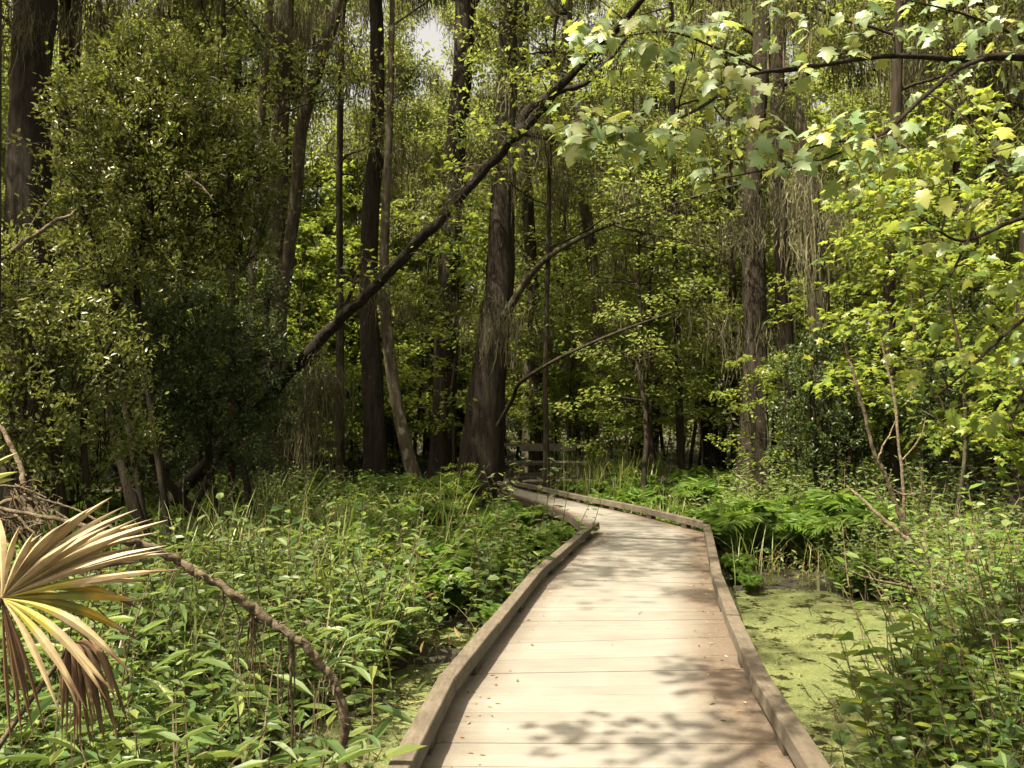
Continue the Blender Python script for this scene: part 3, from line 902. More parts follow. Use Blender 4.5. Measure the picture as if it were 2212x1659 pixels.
SAP = [sapling_proto(200, 5.5, .035, T_MAPLE, .13, M['bark_grey'], M['maple'], 26, 9), sapling_proto(201, 7.5, .05, T_MAPLE, .13, M['bark_grey'], M['maple'], 32, 9, .22, .24),
       sapling_proto(202, 4.0, .025, T_MAPLE, .095, M['bark_grey'], M['maple'], 20, 10, .15, .32), sapling_proto(203, 9.0, .07, T_BROAD, .10, M['bark_dark'], M['canopy'], 36, 16, .2, .22, 14),
       sapling_proto(204, 6.0, .045, T_BROAD, .085, M['bark_dark'], M['canopy'], 28, 16, .12, .3, 10), sapling_proto(205, 3.2, .03, T_OVAL, .075, M['bark_dark'], M['dark_leaf'], 26, 18, .05, .38)]
SAPLABEL = ['bright maple sapling with layered leaves under the tall trees', 'tall bright maple sapling with layered leaves under the tall trees', 'small bright maple sapling on the forest floor',
            'tall dull green young tree with drooping moss in the understory', 'bushy dull green young tree in the understory', 'low dark bushy sapling in the shade of the forest']
def understory():
    rng = np.random.default_rng(6)
    n = 0; placed = []
    while n < 185:
        Y = 14.5 + 36 * rng.uniform() ** 1.3
        X = rng.uniform(-.74, .74) * Y
        if walk_gap(X, Y) < 1.3: continue
        if Y < 24 and -7.5 < X / Y * 19.6 < 1.6: continue
        if Y < 19 and .2 < X / Y < .41: continue
        if placed and min(math.hypot(X - a, Y - b) for a, b in placed) < 1.0: continue
        placed.append((X, Y)); n += 1
        k = int(rng.choice(6, p=[.2, .16, .18, .16, .16, .14]))
        make_thing('sapling', SAP[k], (X, Y, float(ground_z(X, Y)) - .03), rng.uniform(0, 6.28), rng.uniform(.75, 1.25), SAPLABEL[k], 'sapling',
                   ['layered maple saplings', 'tall layered maple saplings', 'small maple saplings', 'tall dull young trees', 'bushy dull young trees', 'low dark saplings'][k])
understory()

def leafy_wall():
    rng = np.random.default_rng(16)
    placed = []
    while len(placed) < 70:
        Y = rng.uniform(25, 46); X = rng.uniform(-.7, .72) * Y
        if walk_gap(X, Y) < 1.8 or (placed and min(math.hypot(X - a, Y - b) for a, b in placed) < 1.9): continue
        placed.append((X, Y))
        make_thing('young_tree', SAP[int(rng.choice([1, 3, 3, 4]))], (X, Y, -.05), rng.uniform(0, 6.28), rng.uniform(1.3, 1.9),
                   'leafy young tree filling the gap between the far trunks', 'tree', 'leafy young trees between the far trunks')
leafy_wall()

# distant mass of leaves that closes the forest
def distant_wood():
    rng = np.random.default_rng(8)
    lf = MB()
    for k in range(900):
        a = rng.uniform(-.85, .85); Y = rng.uniform(66, 92)
        z = rng.uniform(0, 1) ** 1.1 * 30
        clump(lf, T_DIA, rng, (math.tan(a) * Y if abs(a) < .8 else a * Y, Y, z), rng.uniform(1.0, 2.2), 46, .55, .8, .6)
    for k in range(700):
        Y = rng.uniform(44, 64); z = rng.uniform(0, 1) ** 1.5 * 5
        clump(lf, T_DIA, rng, (rng.uniform(-.75, .75) * Y, Y, z), rng.uniform(.6, 1.3), 40, .32, .8, .6)
    tag(lf.build('far_foliage', M['canopy']), 'far mass of forest foliage closing the view behind the trees', 'foliage', None, 'stuff')
distant_wood()

# ------------------------------------------------------------------ left evergreen shrubs
def evergreen(name, label, base, stems, blobs, n_per, size, T, mat, seed, bark=None, flat=.8):
    """blobs: (px, py, r px, Y); leaves sit in twig-end clumps spread through each blob"""
    rng = np.random.default_rng(seed)
    root = empty(name, base)
    tag(root, label, 'shrub')
    off = np.array(base)
    wood, lf = MB(), MB()
    for st in stems:
        P = np.array([[*at(x, y, d), w / 2 * d / F] for x, y, w, d in st])
        P = np.concatenate([[[base[0] + rng.normal(0, .1), base[1] + rng.normal(0, .1), base[2] - .05, P[0, 3] * 1.2]], P])
        s = spline(P, 24); tube(wood, s[:, :3] - off, s[:, 3], 8, .1, 0, rng)
    for (x, y, r, Y) in blobs:
        c = at(x, y, Y) - off; R = r * Y / F
        nc = max(4, int(n_per * R * R * 10))
        q = rand_dirs(rng, nc) * rng.uniform(.2, 1, (nc, 1)) ** .5 * R * np.array([1, .8, flat])
        far = rng.uniform(0, 1, (nc, 1)) < .14
        q = np.where(far, nrm(q) * R * rng.uniform(.95, 1.4, (nc, 1)), q)
        for v in q:
            p = c + v
            rr = rng.uniform(.09, .2)
            tube(wood, [p - nrm(v + np.array([0, 0, .3])) * rr * 1.8 + rng.normal(0, .02, 3), p, p + nrm(v) * rr * .6], [.006, .004, .002], 3, cap=False)
            m = int(rng.integers(20, 42))
            t = rng.uniform(-.4, 1, m)[:, None]
            ax = nrm(v / R + np.array([0, 0, .6]) + rng.normal(0, .4, 3))
            pos = p + ax * t * rr + rng.normal(0, rr * .34, (m, 3))
            d = nrm(ax * .8 + rand_dirs(rng, m) * .9)
            leaves(lf, T, pos, d, nrm(rand_dirs(rng, m) * .8 + np.array([0, 0, .8]) + ax * .3), size * rng.uniform(.6, 1.25, m))
    wood.build('stems', bark or M['bark_dark'], root, True)
    lf.build('foliage', mat, root)
    return root

evergreen('evergreen_shrub', 'tall evergreen shrub with a rounded sunlit top filling the upper left', (-3.9, 9.2, .05),
          [[(215, 760, 26, 9.1), (245, 660, 22, 9), (280, 590, 18, 8.9), (320, 480, 15, 8.8), (318, 380, 11, 8.8), (300, 250, 7, 8.8)], [(290, 560, 14, 9), (370, 470, 10, 9), (400, 380, 8, 9), (470, 280, 5, 9)],
           [(230, 640, 14, 9), (200, 520, 10, 9.2), (160, 400, 8, 9.3)]],
          [(290, 150, 110, 8.9), (220, 250, 120, 8.9), (380, 200, 120, 8.8), (460, 290, 105, 8.8), (330, 310, 130, 8.7), (215, 370, 85, 9), (480, 400, 100, 8.8), (330, 440, 120, 8.7), (560, 330, 60, 9),
           (165, 480, 75, 9.2), (240, 560, 110, 8.9), (400, 540, 110, 8.8), (520, 520, 80, 9), (165, 200, 35, 9), (470, 150, 50, 9.1), (560, 440, 60, 9.1)],
          26, .062, T_OVAL, M['myrtle'], 61)
evergreen('evergreen_shrub', 'low evergreen shrub with bright lit leaves at the left edge', (-3.6, 7.2, .05),
          [[(120, 980, 18, 7.0), (90, 850, 14, 7.0), (60, 720, 10, 6.9)], [(180, 950, 14, 7.2), (210, 830, 10, 7.1), (240, 740, 7, 7)]],
          [(40, 620, 90, 7.2), (130, 700, 95, 7.1), (40, 760, 95, 7.0), (150, 820, 90, 7.0), (60, 880, 90, 6.9), (240, 760, 80, 7.2), (-40, 700, 90, 7), (10, 560, 60, 7.3), (130, 940, 60, 7.0), (-60, 850, 90, 6.8), (230, 880, 65, 7.3), (210, 970, 60, 7.4), (110, 1020, 55, 7.0), (280, 960, 50, 7.8), (30, 980, 60, 7.0), (170, 1030, 45, 7.3)],
          26, .055, T_OVAL, M['myrtle'], 62)
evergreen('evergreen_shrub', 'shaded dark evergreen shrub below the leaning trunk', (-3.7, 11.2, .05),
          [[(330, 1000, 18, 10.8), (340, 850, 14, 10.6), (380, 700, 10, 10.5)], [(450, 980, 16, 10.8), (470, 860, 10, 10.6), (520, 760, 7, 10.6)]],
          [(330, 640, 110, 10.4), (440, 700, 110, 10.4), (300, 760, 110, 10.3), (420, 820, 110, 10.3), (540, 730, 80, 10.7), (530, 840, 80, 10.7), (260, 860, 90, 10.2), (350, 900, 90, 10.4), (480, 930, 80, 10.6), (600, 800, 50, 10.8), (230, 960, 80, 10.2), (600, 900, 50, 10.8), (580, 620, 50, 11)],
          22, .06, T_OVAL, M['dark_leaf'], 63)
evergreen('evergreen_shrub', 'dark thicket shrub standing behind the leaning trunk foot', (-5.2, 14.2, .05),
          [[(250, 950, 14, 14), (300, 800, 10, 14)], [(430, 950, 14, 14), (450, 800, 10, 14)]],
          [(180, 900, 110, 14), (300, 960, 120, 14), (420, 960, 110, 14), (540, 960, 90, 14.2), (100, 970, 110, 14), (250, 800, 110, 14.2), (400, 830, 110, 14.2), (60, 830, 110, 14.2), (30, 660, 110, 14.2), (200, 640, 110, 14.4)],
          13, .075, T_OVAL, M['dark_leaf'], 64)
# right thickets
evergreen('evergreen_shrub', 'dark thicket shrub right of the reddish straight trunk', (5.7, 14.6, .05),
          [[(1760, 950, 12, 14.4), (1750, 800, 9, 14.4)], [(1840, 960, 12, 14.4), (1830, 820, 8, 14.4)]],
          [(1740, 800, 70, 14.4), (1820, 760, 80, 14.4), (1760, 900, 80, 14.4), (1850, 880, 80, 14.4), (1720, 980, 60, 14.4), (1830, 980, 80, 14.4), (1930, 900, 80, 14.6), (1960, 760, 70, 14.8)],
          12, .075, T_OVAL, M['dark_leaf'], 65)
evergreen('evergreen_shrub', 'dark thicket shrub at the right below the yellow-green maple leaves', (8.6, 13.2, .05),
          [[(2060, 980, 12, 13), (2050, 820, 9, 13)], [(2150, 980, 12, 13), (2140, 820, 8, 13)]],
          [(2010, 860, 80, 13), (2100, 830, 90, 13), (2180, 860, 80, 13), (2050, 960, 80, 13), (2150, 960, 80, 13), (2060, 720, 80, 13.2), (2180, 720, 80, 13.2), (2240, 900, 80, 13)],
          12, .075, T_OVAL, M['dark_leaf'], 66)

# ------------------------------------------------------------------ mid-distance maples, each placed by hand
for X, Y, k, sc, rz, lb in ((5.3, 9.6, 0, .95, .3, 'yellow-green maple sapling with layered leaves right of the reddish straight trunk'), (5.9, 8.2, 0, .8, 2.0, 'yellow-green maple sapling over the undergrowth at the right edge'),
                            (6.6, 13.0, 1, .9, 4.0, 'tall yellow-green maple sapling leaning over the right-hand thicket'), (9.2, 13.6, 1, .8, 1.0, 'tall yellow-green maple sapling beside the mossy grey trunk'),
                            (-4.4, 24.5, 1, 1.0, 3.1, 'bright maple sapling under the middle of the leaning trunk'), (-5.9, 22.8, 1, 1.0, 5.0, 'bright maple sapling between the mottled trunk and the leaning trunk'),
                            (-1.55, 21.5, 1, 1.0, 1.4, 'bright maple sapling in front of the reddish brown trunk'), (1.9, 24.8, 1, 1.0, .2, 'lit maple sapling right behind the overlook railing'),
                            (3.4, 20.5, 0, 1.1, 2.2, 'lit maple sapling between the overlook railing and the thin dark stem'), (-.75, 12.6, 2, .33, 2.2, 'knee-high bright maple seedling in front of the widest trunk'), (-1.3, 11.2, 2, .28, 4.2, 'small bright maple seedling among the ferns left of the boardwalk bend'), (4.9, 15.2, 2, .8, 1.0, 'bright maple sapling spreading its leaves across the reddish straight trunk')):
    make_thing('maple_sapling', SAP[k], (X, Y, float(ground_z(X, Y)) - .03), rz, sc, lb, 'sapling')

# ------------------------------------------------------------------ near maple branch across the upper right
OVER = sapling_proto(206, 9.0, .07, T_MAPLE, .10, M['bark_grey'], M['maple'], 16, 9, .62, .17)  # out-of-view maple, its small high crown placed to dapple the near deck
for X, Y, sc, rz, lb in ((-1.35, 1.75, 1.0, .4, 'unseen maple beside the near end of the boardwalk, placed to dapple its boards'),):
    make_thing('unseen_maple', OVER, (X, Y, 0), rz, sc, lb, 'tree')
def shade_tree(seed, X, Y, H, z0, nl, L, keep, label):  # tree kept out of view, placed so its crown throws broken shade on the walk
    rng = np.random.default_rng(seed)
    p = trunk_path(rng, H); t = np.linspace(0, 1, len(p)); rad = .2 * (1 - .7 * t)
    root = empty('swamp_tree', (X, Y, 0)); tag(root, label, 'tree')
    tb = MB(); tube(tb, p, rad, 10, .06, .2, rng); tb.build('trunk', M['bark_grey'], root, True)
    wood, lf, ms = crown_on(p, rad, rng, z0, nl, 26, .12, T_MAPLE, L, .5, 20, (.4, 1.2), keep)
    wood.build('limbs', M['bark_grey'], root, True); lf.build('crown', M['canopy'], root); ms.build('moss', M['moss'], root)
shade_tree(501, -6.2, 5.6, 14, 8.2, 14, (3.5, 5.4), .5, 'unseen tall spreading tree left of the fan palm, placed to shade the boardwalk')
shade_tree(502, -6.9, 8.0, 16, 9.6, 12, (3.8, 5.6), .2, 'unseen tall spreading tree left of the big straight trunk, placed to shade the far boardwalk')

def near_maple():
    rng = np.random.default_rng(77)
    root = empty('maple_branch', at(2500, 150, 4.4))
    tag(root, 'long maple branch with drooping pale and yellow leaves reaching across the upper right', 'branch')
    off = np.array(root.location)
    def line(q, n=26):
        P = np.array([[*at(x, y, d), w / 2 * d / F] for x, y, w, d in q])
        return spline(P, n)
    main = [[(2500, 150, 26, 4.5), (2212, 122, 19, 4.3), (2080, 128, 15, 4.2), (1990, 122, 12, 4.1), (1900, 122, 11, 4.05), (1790, 138, 10, 3.95), (1700, 152, 9, 3.9), (1645, 153, 7, 3.85)],
            [(1800, 137, 9, 3.97), (1690, 150, 8, 3.85), (1600, 168, 8, 3.75), (1540, 215, 7, 3.65), (1470, 255, 6, 3.55), (1390, 288, 4, 3.5), (1300, 305, 2, 3.45)],
            [(2130, 124, 11, 4.2), (2070, 150, 10, 4.1), (2000, 205, 10, 4.0), (1930, 270, 9, 3.9), (1890, 297, 8, 3.85), (1790, 308, 5, 3.8), (1720, 330, 3, 3.75)],
            [(1645, 153, 6, 3.85), (1560, 110, 5, 3.8), (1450, 70, 4, 3.7), (1330, 80, 2, 3.6)],
            [(2260, 130, 9, 4.3), (2200, 80, 7, 4.2), (2080, 30, 5, 4.1), (1960, 0, 3, 4.0)],
            [(1890, 297, 6, 3.9), (1760, 350, 4, 3.8), (1640, 370, 3, 3.75), (1540, 390, 2, 3.7)]]
    lines = []
    for k, q in enumerate(main):
        s = line(q); lines.append(s[:, :3] - off)
        m = MB(); tube(m, s[:, :3] - off, s[:, 3], 7, .06, 0, rng); m.build('bough' if k == 0 else 'side_branch', M['bark_dark'], root, True)
    allp = np.concatenate(lines)
    lf, tw = MB(), MB()
    C = [(1300, 75, 40, 7), (1260, 100, 25, 3), (1380, 60, 40, 7), (1430, 90, 45, 8), (1480, 55, 40, 7), (1540, 70, 40, 6), (1420, 140, 40, 6), (1500, 125, 45, 8), (1360, 130, 40, 5), (1590, 60, 30, 4),
         (1235, 265, 40, 8), (1290, 250, 35, 5), (1260, 310, 40, 6), (1330, 320, 35, 5), (1370, 260, 35, 6), (1420, 285, 40, 8), (1490, 270, 30, 4), (1340, 300, 35, 5),
         (1560, 200, 40, 6), (1620, 190, 40, 6), (1530, 150, 35, 5), (1610, 270, 40, 5), (1690, 65, 40, 5), (1750, 80, 40, 5), (1660, 120, 30, 3), (1730, 170, 40, 4),
         (1600, 350, 45, 8), (1540, 380, 40, 6), (1680, 330, 40, 6), (1650, 280, 40, 4), (1780, 290, 50, 8), (1850, 260, 40, 5), (1910, 285, 40, 6), (1990, 320, 55, 8), (1900, 340, 50, 7), (1830, 320, 50, 6),
         (1830, 110, 35, 4), (1930, 80, 40, 4), (2000, 40, 50, 7), (2090, 20, 50, 7), (2170, 60, 50, 7), (2060, 100, 40, 4), (2150, 130, 40, 4), (2180, 210, 50, 5), (2080, 220, 50, 5), (2130, 330, 60, 8), (2010, 400, 50, 6), (2190, 380, 50, 6), (1840, 20, 40, 4), (1870, 400, 40, 4)]
    for (x, y, r, n) in C:
        i = np.argmin([np.linalg.norm(p + off - at(x, y, p[1] + off[1])) for p in allp])
        yb = allp[i][1] + off[1]
        yb = yb + rng.normal(0, .12)
        c = at(x, y, yb) - off
        b = allp[i]
        mid = (b + c) / 2 + np.array([0, 0, .06])
        if np.linalg.norm(b - c) < 1.3:
            tube(tw, spline([b, mid, c], 7), np.linspace(.006, .0025, 7), 4, cap=False)
        R = r * yb / F
        for _ in range(int(n * 2.0)):
            v = rng.normal(0, .75, 3) * R * np.array([1, 1.2, .7])
            p = c + v
            pet = nrm(np.array([v[0], v[1], abs(v[2]) * .3 + .02]) + rng.normal(0, .03, 3))
            d = nrm(pet * np.array([.8, .8, .3]) + rng.normal(0, .35, 3) * np.array([1, 1, .4]) + np.array([-.15, -.1, -rng.uniform(.25, 1.1)]))
            tube(tw, [c + v * .2, p - d * .01 + np.array([0, 0, .01]), p], [.0018, .0016, .0014], 3, cap=False)
            nn = nrm(rng.normal(0, .4, 3) + np.array([-.15, -.55, 1.0]))
            leaves(lf, T_MAPLE_NEAR, p[None], d[None], nn[None], np.array([rng.uniform(.05, .108)]))
    tw.build('twigs', M['twig'], root)
    lf.build('leaves', M['maple_near'], root, True)

    # smaller spray of big leaves hanging in at the right edge, lower down
    root2 = empty('maple_branch', at(2450, 420, 4.9))
    tag(root2, 'lower maple branch of large green leaves hanging in at the right edge', 'branch')
    off = np.array(root2.location)
    main = [[(2450, 420, 14, 4.9), (2212, 470, 10, 4.7), (2080, 520, 7, 4.6), (1990, 470, 4, 4.5)], [(2420, 560, 12, 4.8), (2212, 690, 8, 4.6), (2100, 790, 6, 4.5), (2020, 860, 4, 4.4)], [(2100, 500, 6, 4.6), (2050, 600, 5, 4.6), (2000, 660, 3, 4.6)],
            [(2400, 640, 10, 4.8), (2230, 820, 6, 4.6), (2180, 930, 3, 4.5)]]
    lines = []
    for q in main:
        s = line(q); lines.append(s[:, :3] - off)
        m = MB(); tube(m, s[:, :3] - off, s[:, 3], 7, .06, 0, rng); m.build('bough', M['bark_dark'], root2, True)
    allp = np.concatenate(lines)
    lf, tw = MB(), MB()
    for (x, y, r, n) in [(1960, 470, 45, 6), (2010, 520, 40, 6), (2080, 540, 40, 5), (2150, 470, 50, 6), (2200, 600, 50, 6), (2060, 620, 45, 6), (1990, 650, 40, 5), (2150, 720, 50, 7), (2090, 790, 45, 6), (2020, 800, 40, 5),
                         (2040, 890, 40, 4), (2180, 830, 50, 6), (2130, 900, 40, 5), (2190, 930, 40, 4), (2200, 700, 40, 5), (2120, 600, 40, 4), (1990, 820, 30, 3)]:
        i = np.argmin([np.linalg.norm(p + off - at(x, y, p[1] + off[1])) for p in allp])
        yb = allp[i][1] + off[1] + rng.normal(0, .15)
        c = at(x, y, yb) - off
        tube(tw, spline([allp[i], (allp[i] + c) / 2 + np.array([0, 0, .04]), c], 7), np.linspace(.006, .0025, 7), 4, cap=False)
        R = r * yb / F
        for _ in range(n):
            v = rng.normal(0, .75, 3) * R * np.array([1, 1.2, .7])
            d = nrm(v / max(R, .01) * .5 + rng.normal(0, .3, 3) + np.array([-.25, -.1, -.45]))
            nn = nrm(rng.normal(0, .35, 3) + np.array([0, -.3, 1.0]))
            tube(tw, [c + v * .2, c + v + np.array([0, 0, .01]), c + v], [.0018, .0016, .0014], 3, cap=False)
            leaves(lf, T_MAPLE_NEAR, (c + v)[None], d[None], nn[None], np.array([rng.uniform(.07, .12)]))
    tw.build('twigs', M['twig'], root2)
    lf.build('leaves', M['maple'], root2, True)
near_maple()

# ------------------------------------------------------------------ undergrowth
def fern_proto(seed, nf=9, L=.8, pin=17, mat=None):
    rng = np.random.default_rng(seed)
    lf, st = MB(), MB()
    for k in range(nf):
        a = k * 6.283 / nf + rng.normal(0, .3)
        Lk = L * rng.uniform(.7, 1.15)
        t = np.linspace(0, 1, 9)
        lean = rng.uniform(.12, .48)
        out = Lk * lean * (t + .35 * t * t) * .75
        z = Lk * (t * 1.0 - .42 * t ** 2.6 * (1 + lean))
        P = np.stack([math.cos(a) * out, math.sin(a) * out, z], 1)
        tube(st, P, np.linspace(.005, .0015, 9), 3, cap=False)
        q = spline(P, pin + 4)[4:]
        tg = nrm(np.gradient(q, axis=0))
        side = nrm(np.cross(tg, [0, 0, 1.0]))
        prof = np.sin(np.linspace(.5, 3.05, pin)) ** .8
        for sg in (-1, 1):
            d = side * sg * .9 + tg * .45 + rng.normal(0, .12, (pin, 3)) + np.array([0, 0, -.1])
            leaves(lf, T_LANCE if seed % 2 else T_OVAL, q, d, np.cross(side, tg) + rng.normal(0, .2, (pin, 3)), Lk * .24 * prof * rng.uniform(.85, 1.1, pin) + .01)
    return [('stalks', st.mesh('stalks', M['twig'])), ('fronds', lf.mesh('fronds', mat or M['fern']))]

def weed_proto(seed, H, nst, T, size, mat, per=9, wid=.12):
    rng = np.random.default_rng(seed)
    lf, st = MB(), MB()
    for k in range(nst):
        b = np.array([rng.normal(0, wid), rng.normal(0, wid), -.03])
        h = H * rng.uniform(.6, 1.1)
        tp = b + np.array([rng.normal(0, .25 * h), rng.normal(0, .25 * h), h])
        s = spline([b, (b + tp) / 2 + rng.normal(0, .05 * h, 3), tp], 8)
        tube(st, s, np.linspace(.005, .002, 8), 3, cap=False)
        m = per
        t = np.linspace(.2, 1, m)
        pos = spline(s, 40)[(t * 39).astype(int)]
        a = np.arange(m) * 2.5 + rng.uniform(0, 6)
        d = np.stack([np.cos(a), np.sin(a), rng.uniform(-.25, .55, m)], 1)
        leaves(lf, T, pos, d, np.array([0, 0, 1.0]) + rng.normal(0, .3, (m, 3)), size * rng.uniform(.6, 1.2, m) * (1 - .3 * t))
    return [('stems', st.mesh('stems', M['twig'])), ('leaves', lf.mesh('leaves', mat))]

FERN = [fern_proto(305, 13, .95, 26), fern_proto(301, 12, 1.15, 28), fern_proto(307, 11, .75, 22), fern_proto(303, 14, 1.05, 28)]
WEED = [weed_proto(310, .45, 8, T_LANCE, .19, M['weed'], 9), weed_proto(311, .34, 7, T_LANCE, .16, M['weed'], 8), weed_proto(312, .58, 8, T_LANCE, .22, M['weed'], 9, .15), weed_proto(313, .7, 7, T_OVAL, .13, M['weed'], 11, .16)]
BROAD = [weed_proto(320, .6, 12, T_BROAD, .11, M['weed'], 12, .18), weed_proto(321, .9, 13, T_OVAL, .10, M['weed'], 16, .22), weed_proto(322, .5, 10, T_MAPLE, .11, M['maple'], 10, .18), weed_proto(323, .75, 12, T_OVAL, .085, M['fern'], 15, .2)]
BIG = [weed_proto(325, .55, 6, T_BROAD, .17, M['weed'], 7, .14), weed_proto(326, .7, 7, T_BROAD, .15, M['maple'], 8, .16)]

def patch(x, y, k):
    """0..1, patches about a metre across in which one kind grows thicker"""
    return .5 + .27 * np.sin(2.9 * x + 1.7 * y + k * 1.9) * np.sin(2.3 * y - 1.4 * x + k) + .23 * np.sin(5.1 * x + 2 * k) * np.sin(4.3 * y + k)

def scatter(name, protos, labels, groups, cat, n, region, seed, sc=(.75, 1.25), gap=.12, mind=.1, wet=-.06):
    rng = np.random.default_rng(seed)
    placed = []
    tries = 0
    while len(placed) < n and tries < n * 60:
        tries += 1
        X, Y = region(rng)
        if math.hypot(X - 3.65, Y - 10.3) < .8: continue
        pn = patch(X, Y, seed % 7)
        if pn < rng.uniform(.05, .8): continue
        if walk_gap(X, Y) < gap: continue
        if name != 'small_fern' and 11 < Y < 20 and X / Y > -.062 and walk_gap(X, Y) < 2.6 and X < 1.2: continue
        z = float(ground_z(X, Y))
        if z < wet: continue
        if placed and mind and min((X - a) ** 2 + (Y - b) ** 2 for a, b in placed) < mind * mind: continue
        placed.append((X, Y))
        k = int(np.clip(len(protos) * (patch(X, Y, seed % 5 + 9) * .8 + rng.uniform(0, .25)), 0, len(protos) - 1))
        make_thing(name, protos[k], (X, Y, max(z, -.02)), rng.uniform(0, 6.28), rng.uniform(*sc) * (.72 + .55 * pn), labels[k % len(labels)], cat, groups[k % len(groups)])

def rect(x0, x1, y0, y1):
    return lambda r: (r.uniform(x0, x1), r.uniform(y0, y1))
def wedge(a0, a1, y0, y1):
    """between two view slopes x/y"""
    def f(r):
        Y = y0 + (y1 - y0) * r.uniform() ** .8
        return r.uniform(a0, a1) * Y, Y
    return f

# near left: lance-leaved weeds
scatter('lance_weed', WEED, ['bright lance-leaved weed in the wet ground left of the boardwalk'], ['lance-leaved weeds left of the boardwalk'], 'plant', 180, wedge(-.70, -.15, 3.3, 8.2), 401, (.6, 1.4), .25, .17)
# near right mixture
scatter('broad_weed', BROAD, ['mixed leafy weed on the bank right of the duckweed pool'], ['leafy weeds on the right bank'], 'plant', 230, lambda r: (lambda Y: (r.uniform(max(.43, .50 - .02 * (Y - 4)), .74) * Y, Y))(3.6 + 5.9 * r.uniform() ** .8), 402, (.8, 1.25), .5, .15, .0)
scatter('large_leaved_weed', BIG, ['large-leaved green weed at the lower right corner of the bank'], ['large-leaved weeds at the lower right'], 'plant', 44, rect(2.0, 3.6, 3.5, 5.0), 410, (.8, 1.3), .4, .18, -.2)
scatter('large_leaved_weed', BIG, ['large-leaved pale green weed left of the duckweed beside the left curb'], ['large-leaved weeds left of the boardwalk'], 'plant', 30, wedge(-.22, -.02, 6.0, 11), 411, (.7, 1.1), .25, .25, -.05)
scatter('lance_weed', WEED, ['narrow-leaved weed among the leafy plants right of the duckweed pool'], ['narrow-leaved weeds on the right bank'], 'plant', 70, wedge(.50, .74, 3.6, 9.0), 403, (.8, 1.3), .5, .2, .0)
# ferns
scatter('fern', FERN, ['feathery green fern left of the boardwalk below the trunks'], ['ferns left of the boardwalk'], 'fern', 130, wedge(-.42, .05, 8.2, 19), 404, (.6, 1.2), .55, .3)
scatter('fern', FERN, ['feathery yellow-green fern along the right side of the boardwalk'], ['ferns right of the boardwalk'], 'fern', 130, wedge(.06, .50, 9.3, 22), 405, (.6, 1.1), .4, .3)
scatter('leafy_plant', BROAD, ['low leafy plant among the ferns left of the boardwalk'], ['leafy plants among the left ferns'], 'plant', 90, wedge(-.40, .02, 7.5, 17), 406, (.7, 1.5), .5, .3)
scatter('leafy_plant', BROAD, ['low leafy plant in the undergrowth below the right-hand thicket'], ['leafy plants below the right thicket'], 'plant', 110, wedge(.25, .68, 9, 18), 407, (.8, 1.5), .4, .35)
scatter('fern', FERN, ['tall lacy fern in the rounded mound beyond the duckweed pool'], ['ferns of the mound beyond the pool'], 'fern', 30, rect(3.0, 5.4, 10.2, 12.6), 412, (.8, 1.25), .35, .3)
scatter('small_fern', [FERN[2], FERN[0]], ['low fern on the muddy far edge of the duckweed pool'], ['low ferns at the edge of the pool'], 'fern', 22, rect(2.3, 5.2, 9.2, 10.4), 413, (.45, .7), .2, .2, -.1)
scatter('small_fern', [FERN[2], FERN[0]], ['low fern crowding the left edge of the boardwalk bend'], ['low ferns at the left of the bend'], 'fern', 46, lambda r: (lambda Y: (r.uniform(-.1, .07) * Y, Y))(r.uniform(7.5, 17)), 416, (.5, .85), .2, .25, -.3)
scatter('tall_weed', [BROAD[1], BROAD[3]], ['tall leafy weed standing above the rest on the right bank'], ['tall weeds on the right bank'], 'plant', 26, rect(2.5, 4.6, 4.2, 7.5), 414, (1.2, 1.7), .8, .25, .0)
scatter('tall_weed', [BROAD[1], WEED[3]], ['tall leafy weed standing above the lance-leaved weeds on the left'], ['tall weeds on the left'], 'plant', 22, rect(-3.6, -1.3, 5.2, 8.5), 415, (1.0, 1.5), .6, .3, .0)
scatter('fern', FERN, ['shaded fern on the forest floor under the evergreen shrubs'], ['ferns under the evergreen shrubs'], 'fern', 40, wedge(-.66, -.4, 8.0, 17), 408, (.7, 1.2), .1, .4)

def blades(mb, rng, bases, L, width, curl=1.0):
    n = len(bases); m = 6
    a = rng.uniform(0, 6.283, n); Ls = L * rng.uniform(.5, 1.2, n); ln = rng.uniform(.15, .8, n) * curl
    t = np.linspace(0, 1, m)[None]
    out = Ls[:, None] * ln[:, None] * t ** 1.8
    z = Ls[:, None] * (t - .45 * ln[:, None] * t ** 2.6)
    dx, dy = np.cos(a)[:, None], np.sin(a)[:, None]
    w = width * rng.uniform(.6, 1.3, n)[:, None] * (1 - t ** 2.2) + .0004
    C = np.stack([bases[:, 0:1] + dx * out, bases[:, 1:2] + dy * out, bases[:, 2:3] + z], -1)
    s = np.stack([-dy + 0 * t, dx + 0 * t, 0 * t * dx], -1)
    A, B = C + s * w[..., None], C - s * w[..., None]
    V = np.stack([A, B], 2).reshape(-1, 3)
    i = (np.arange(n)[:, None] * 2 * m + np.arange(m - 1)[None] * 2)[..., None]
    mb.add(V, (i + np.array([0, 1, 3, 2])).reshape(-1, 4))

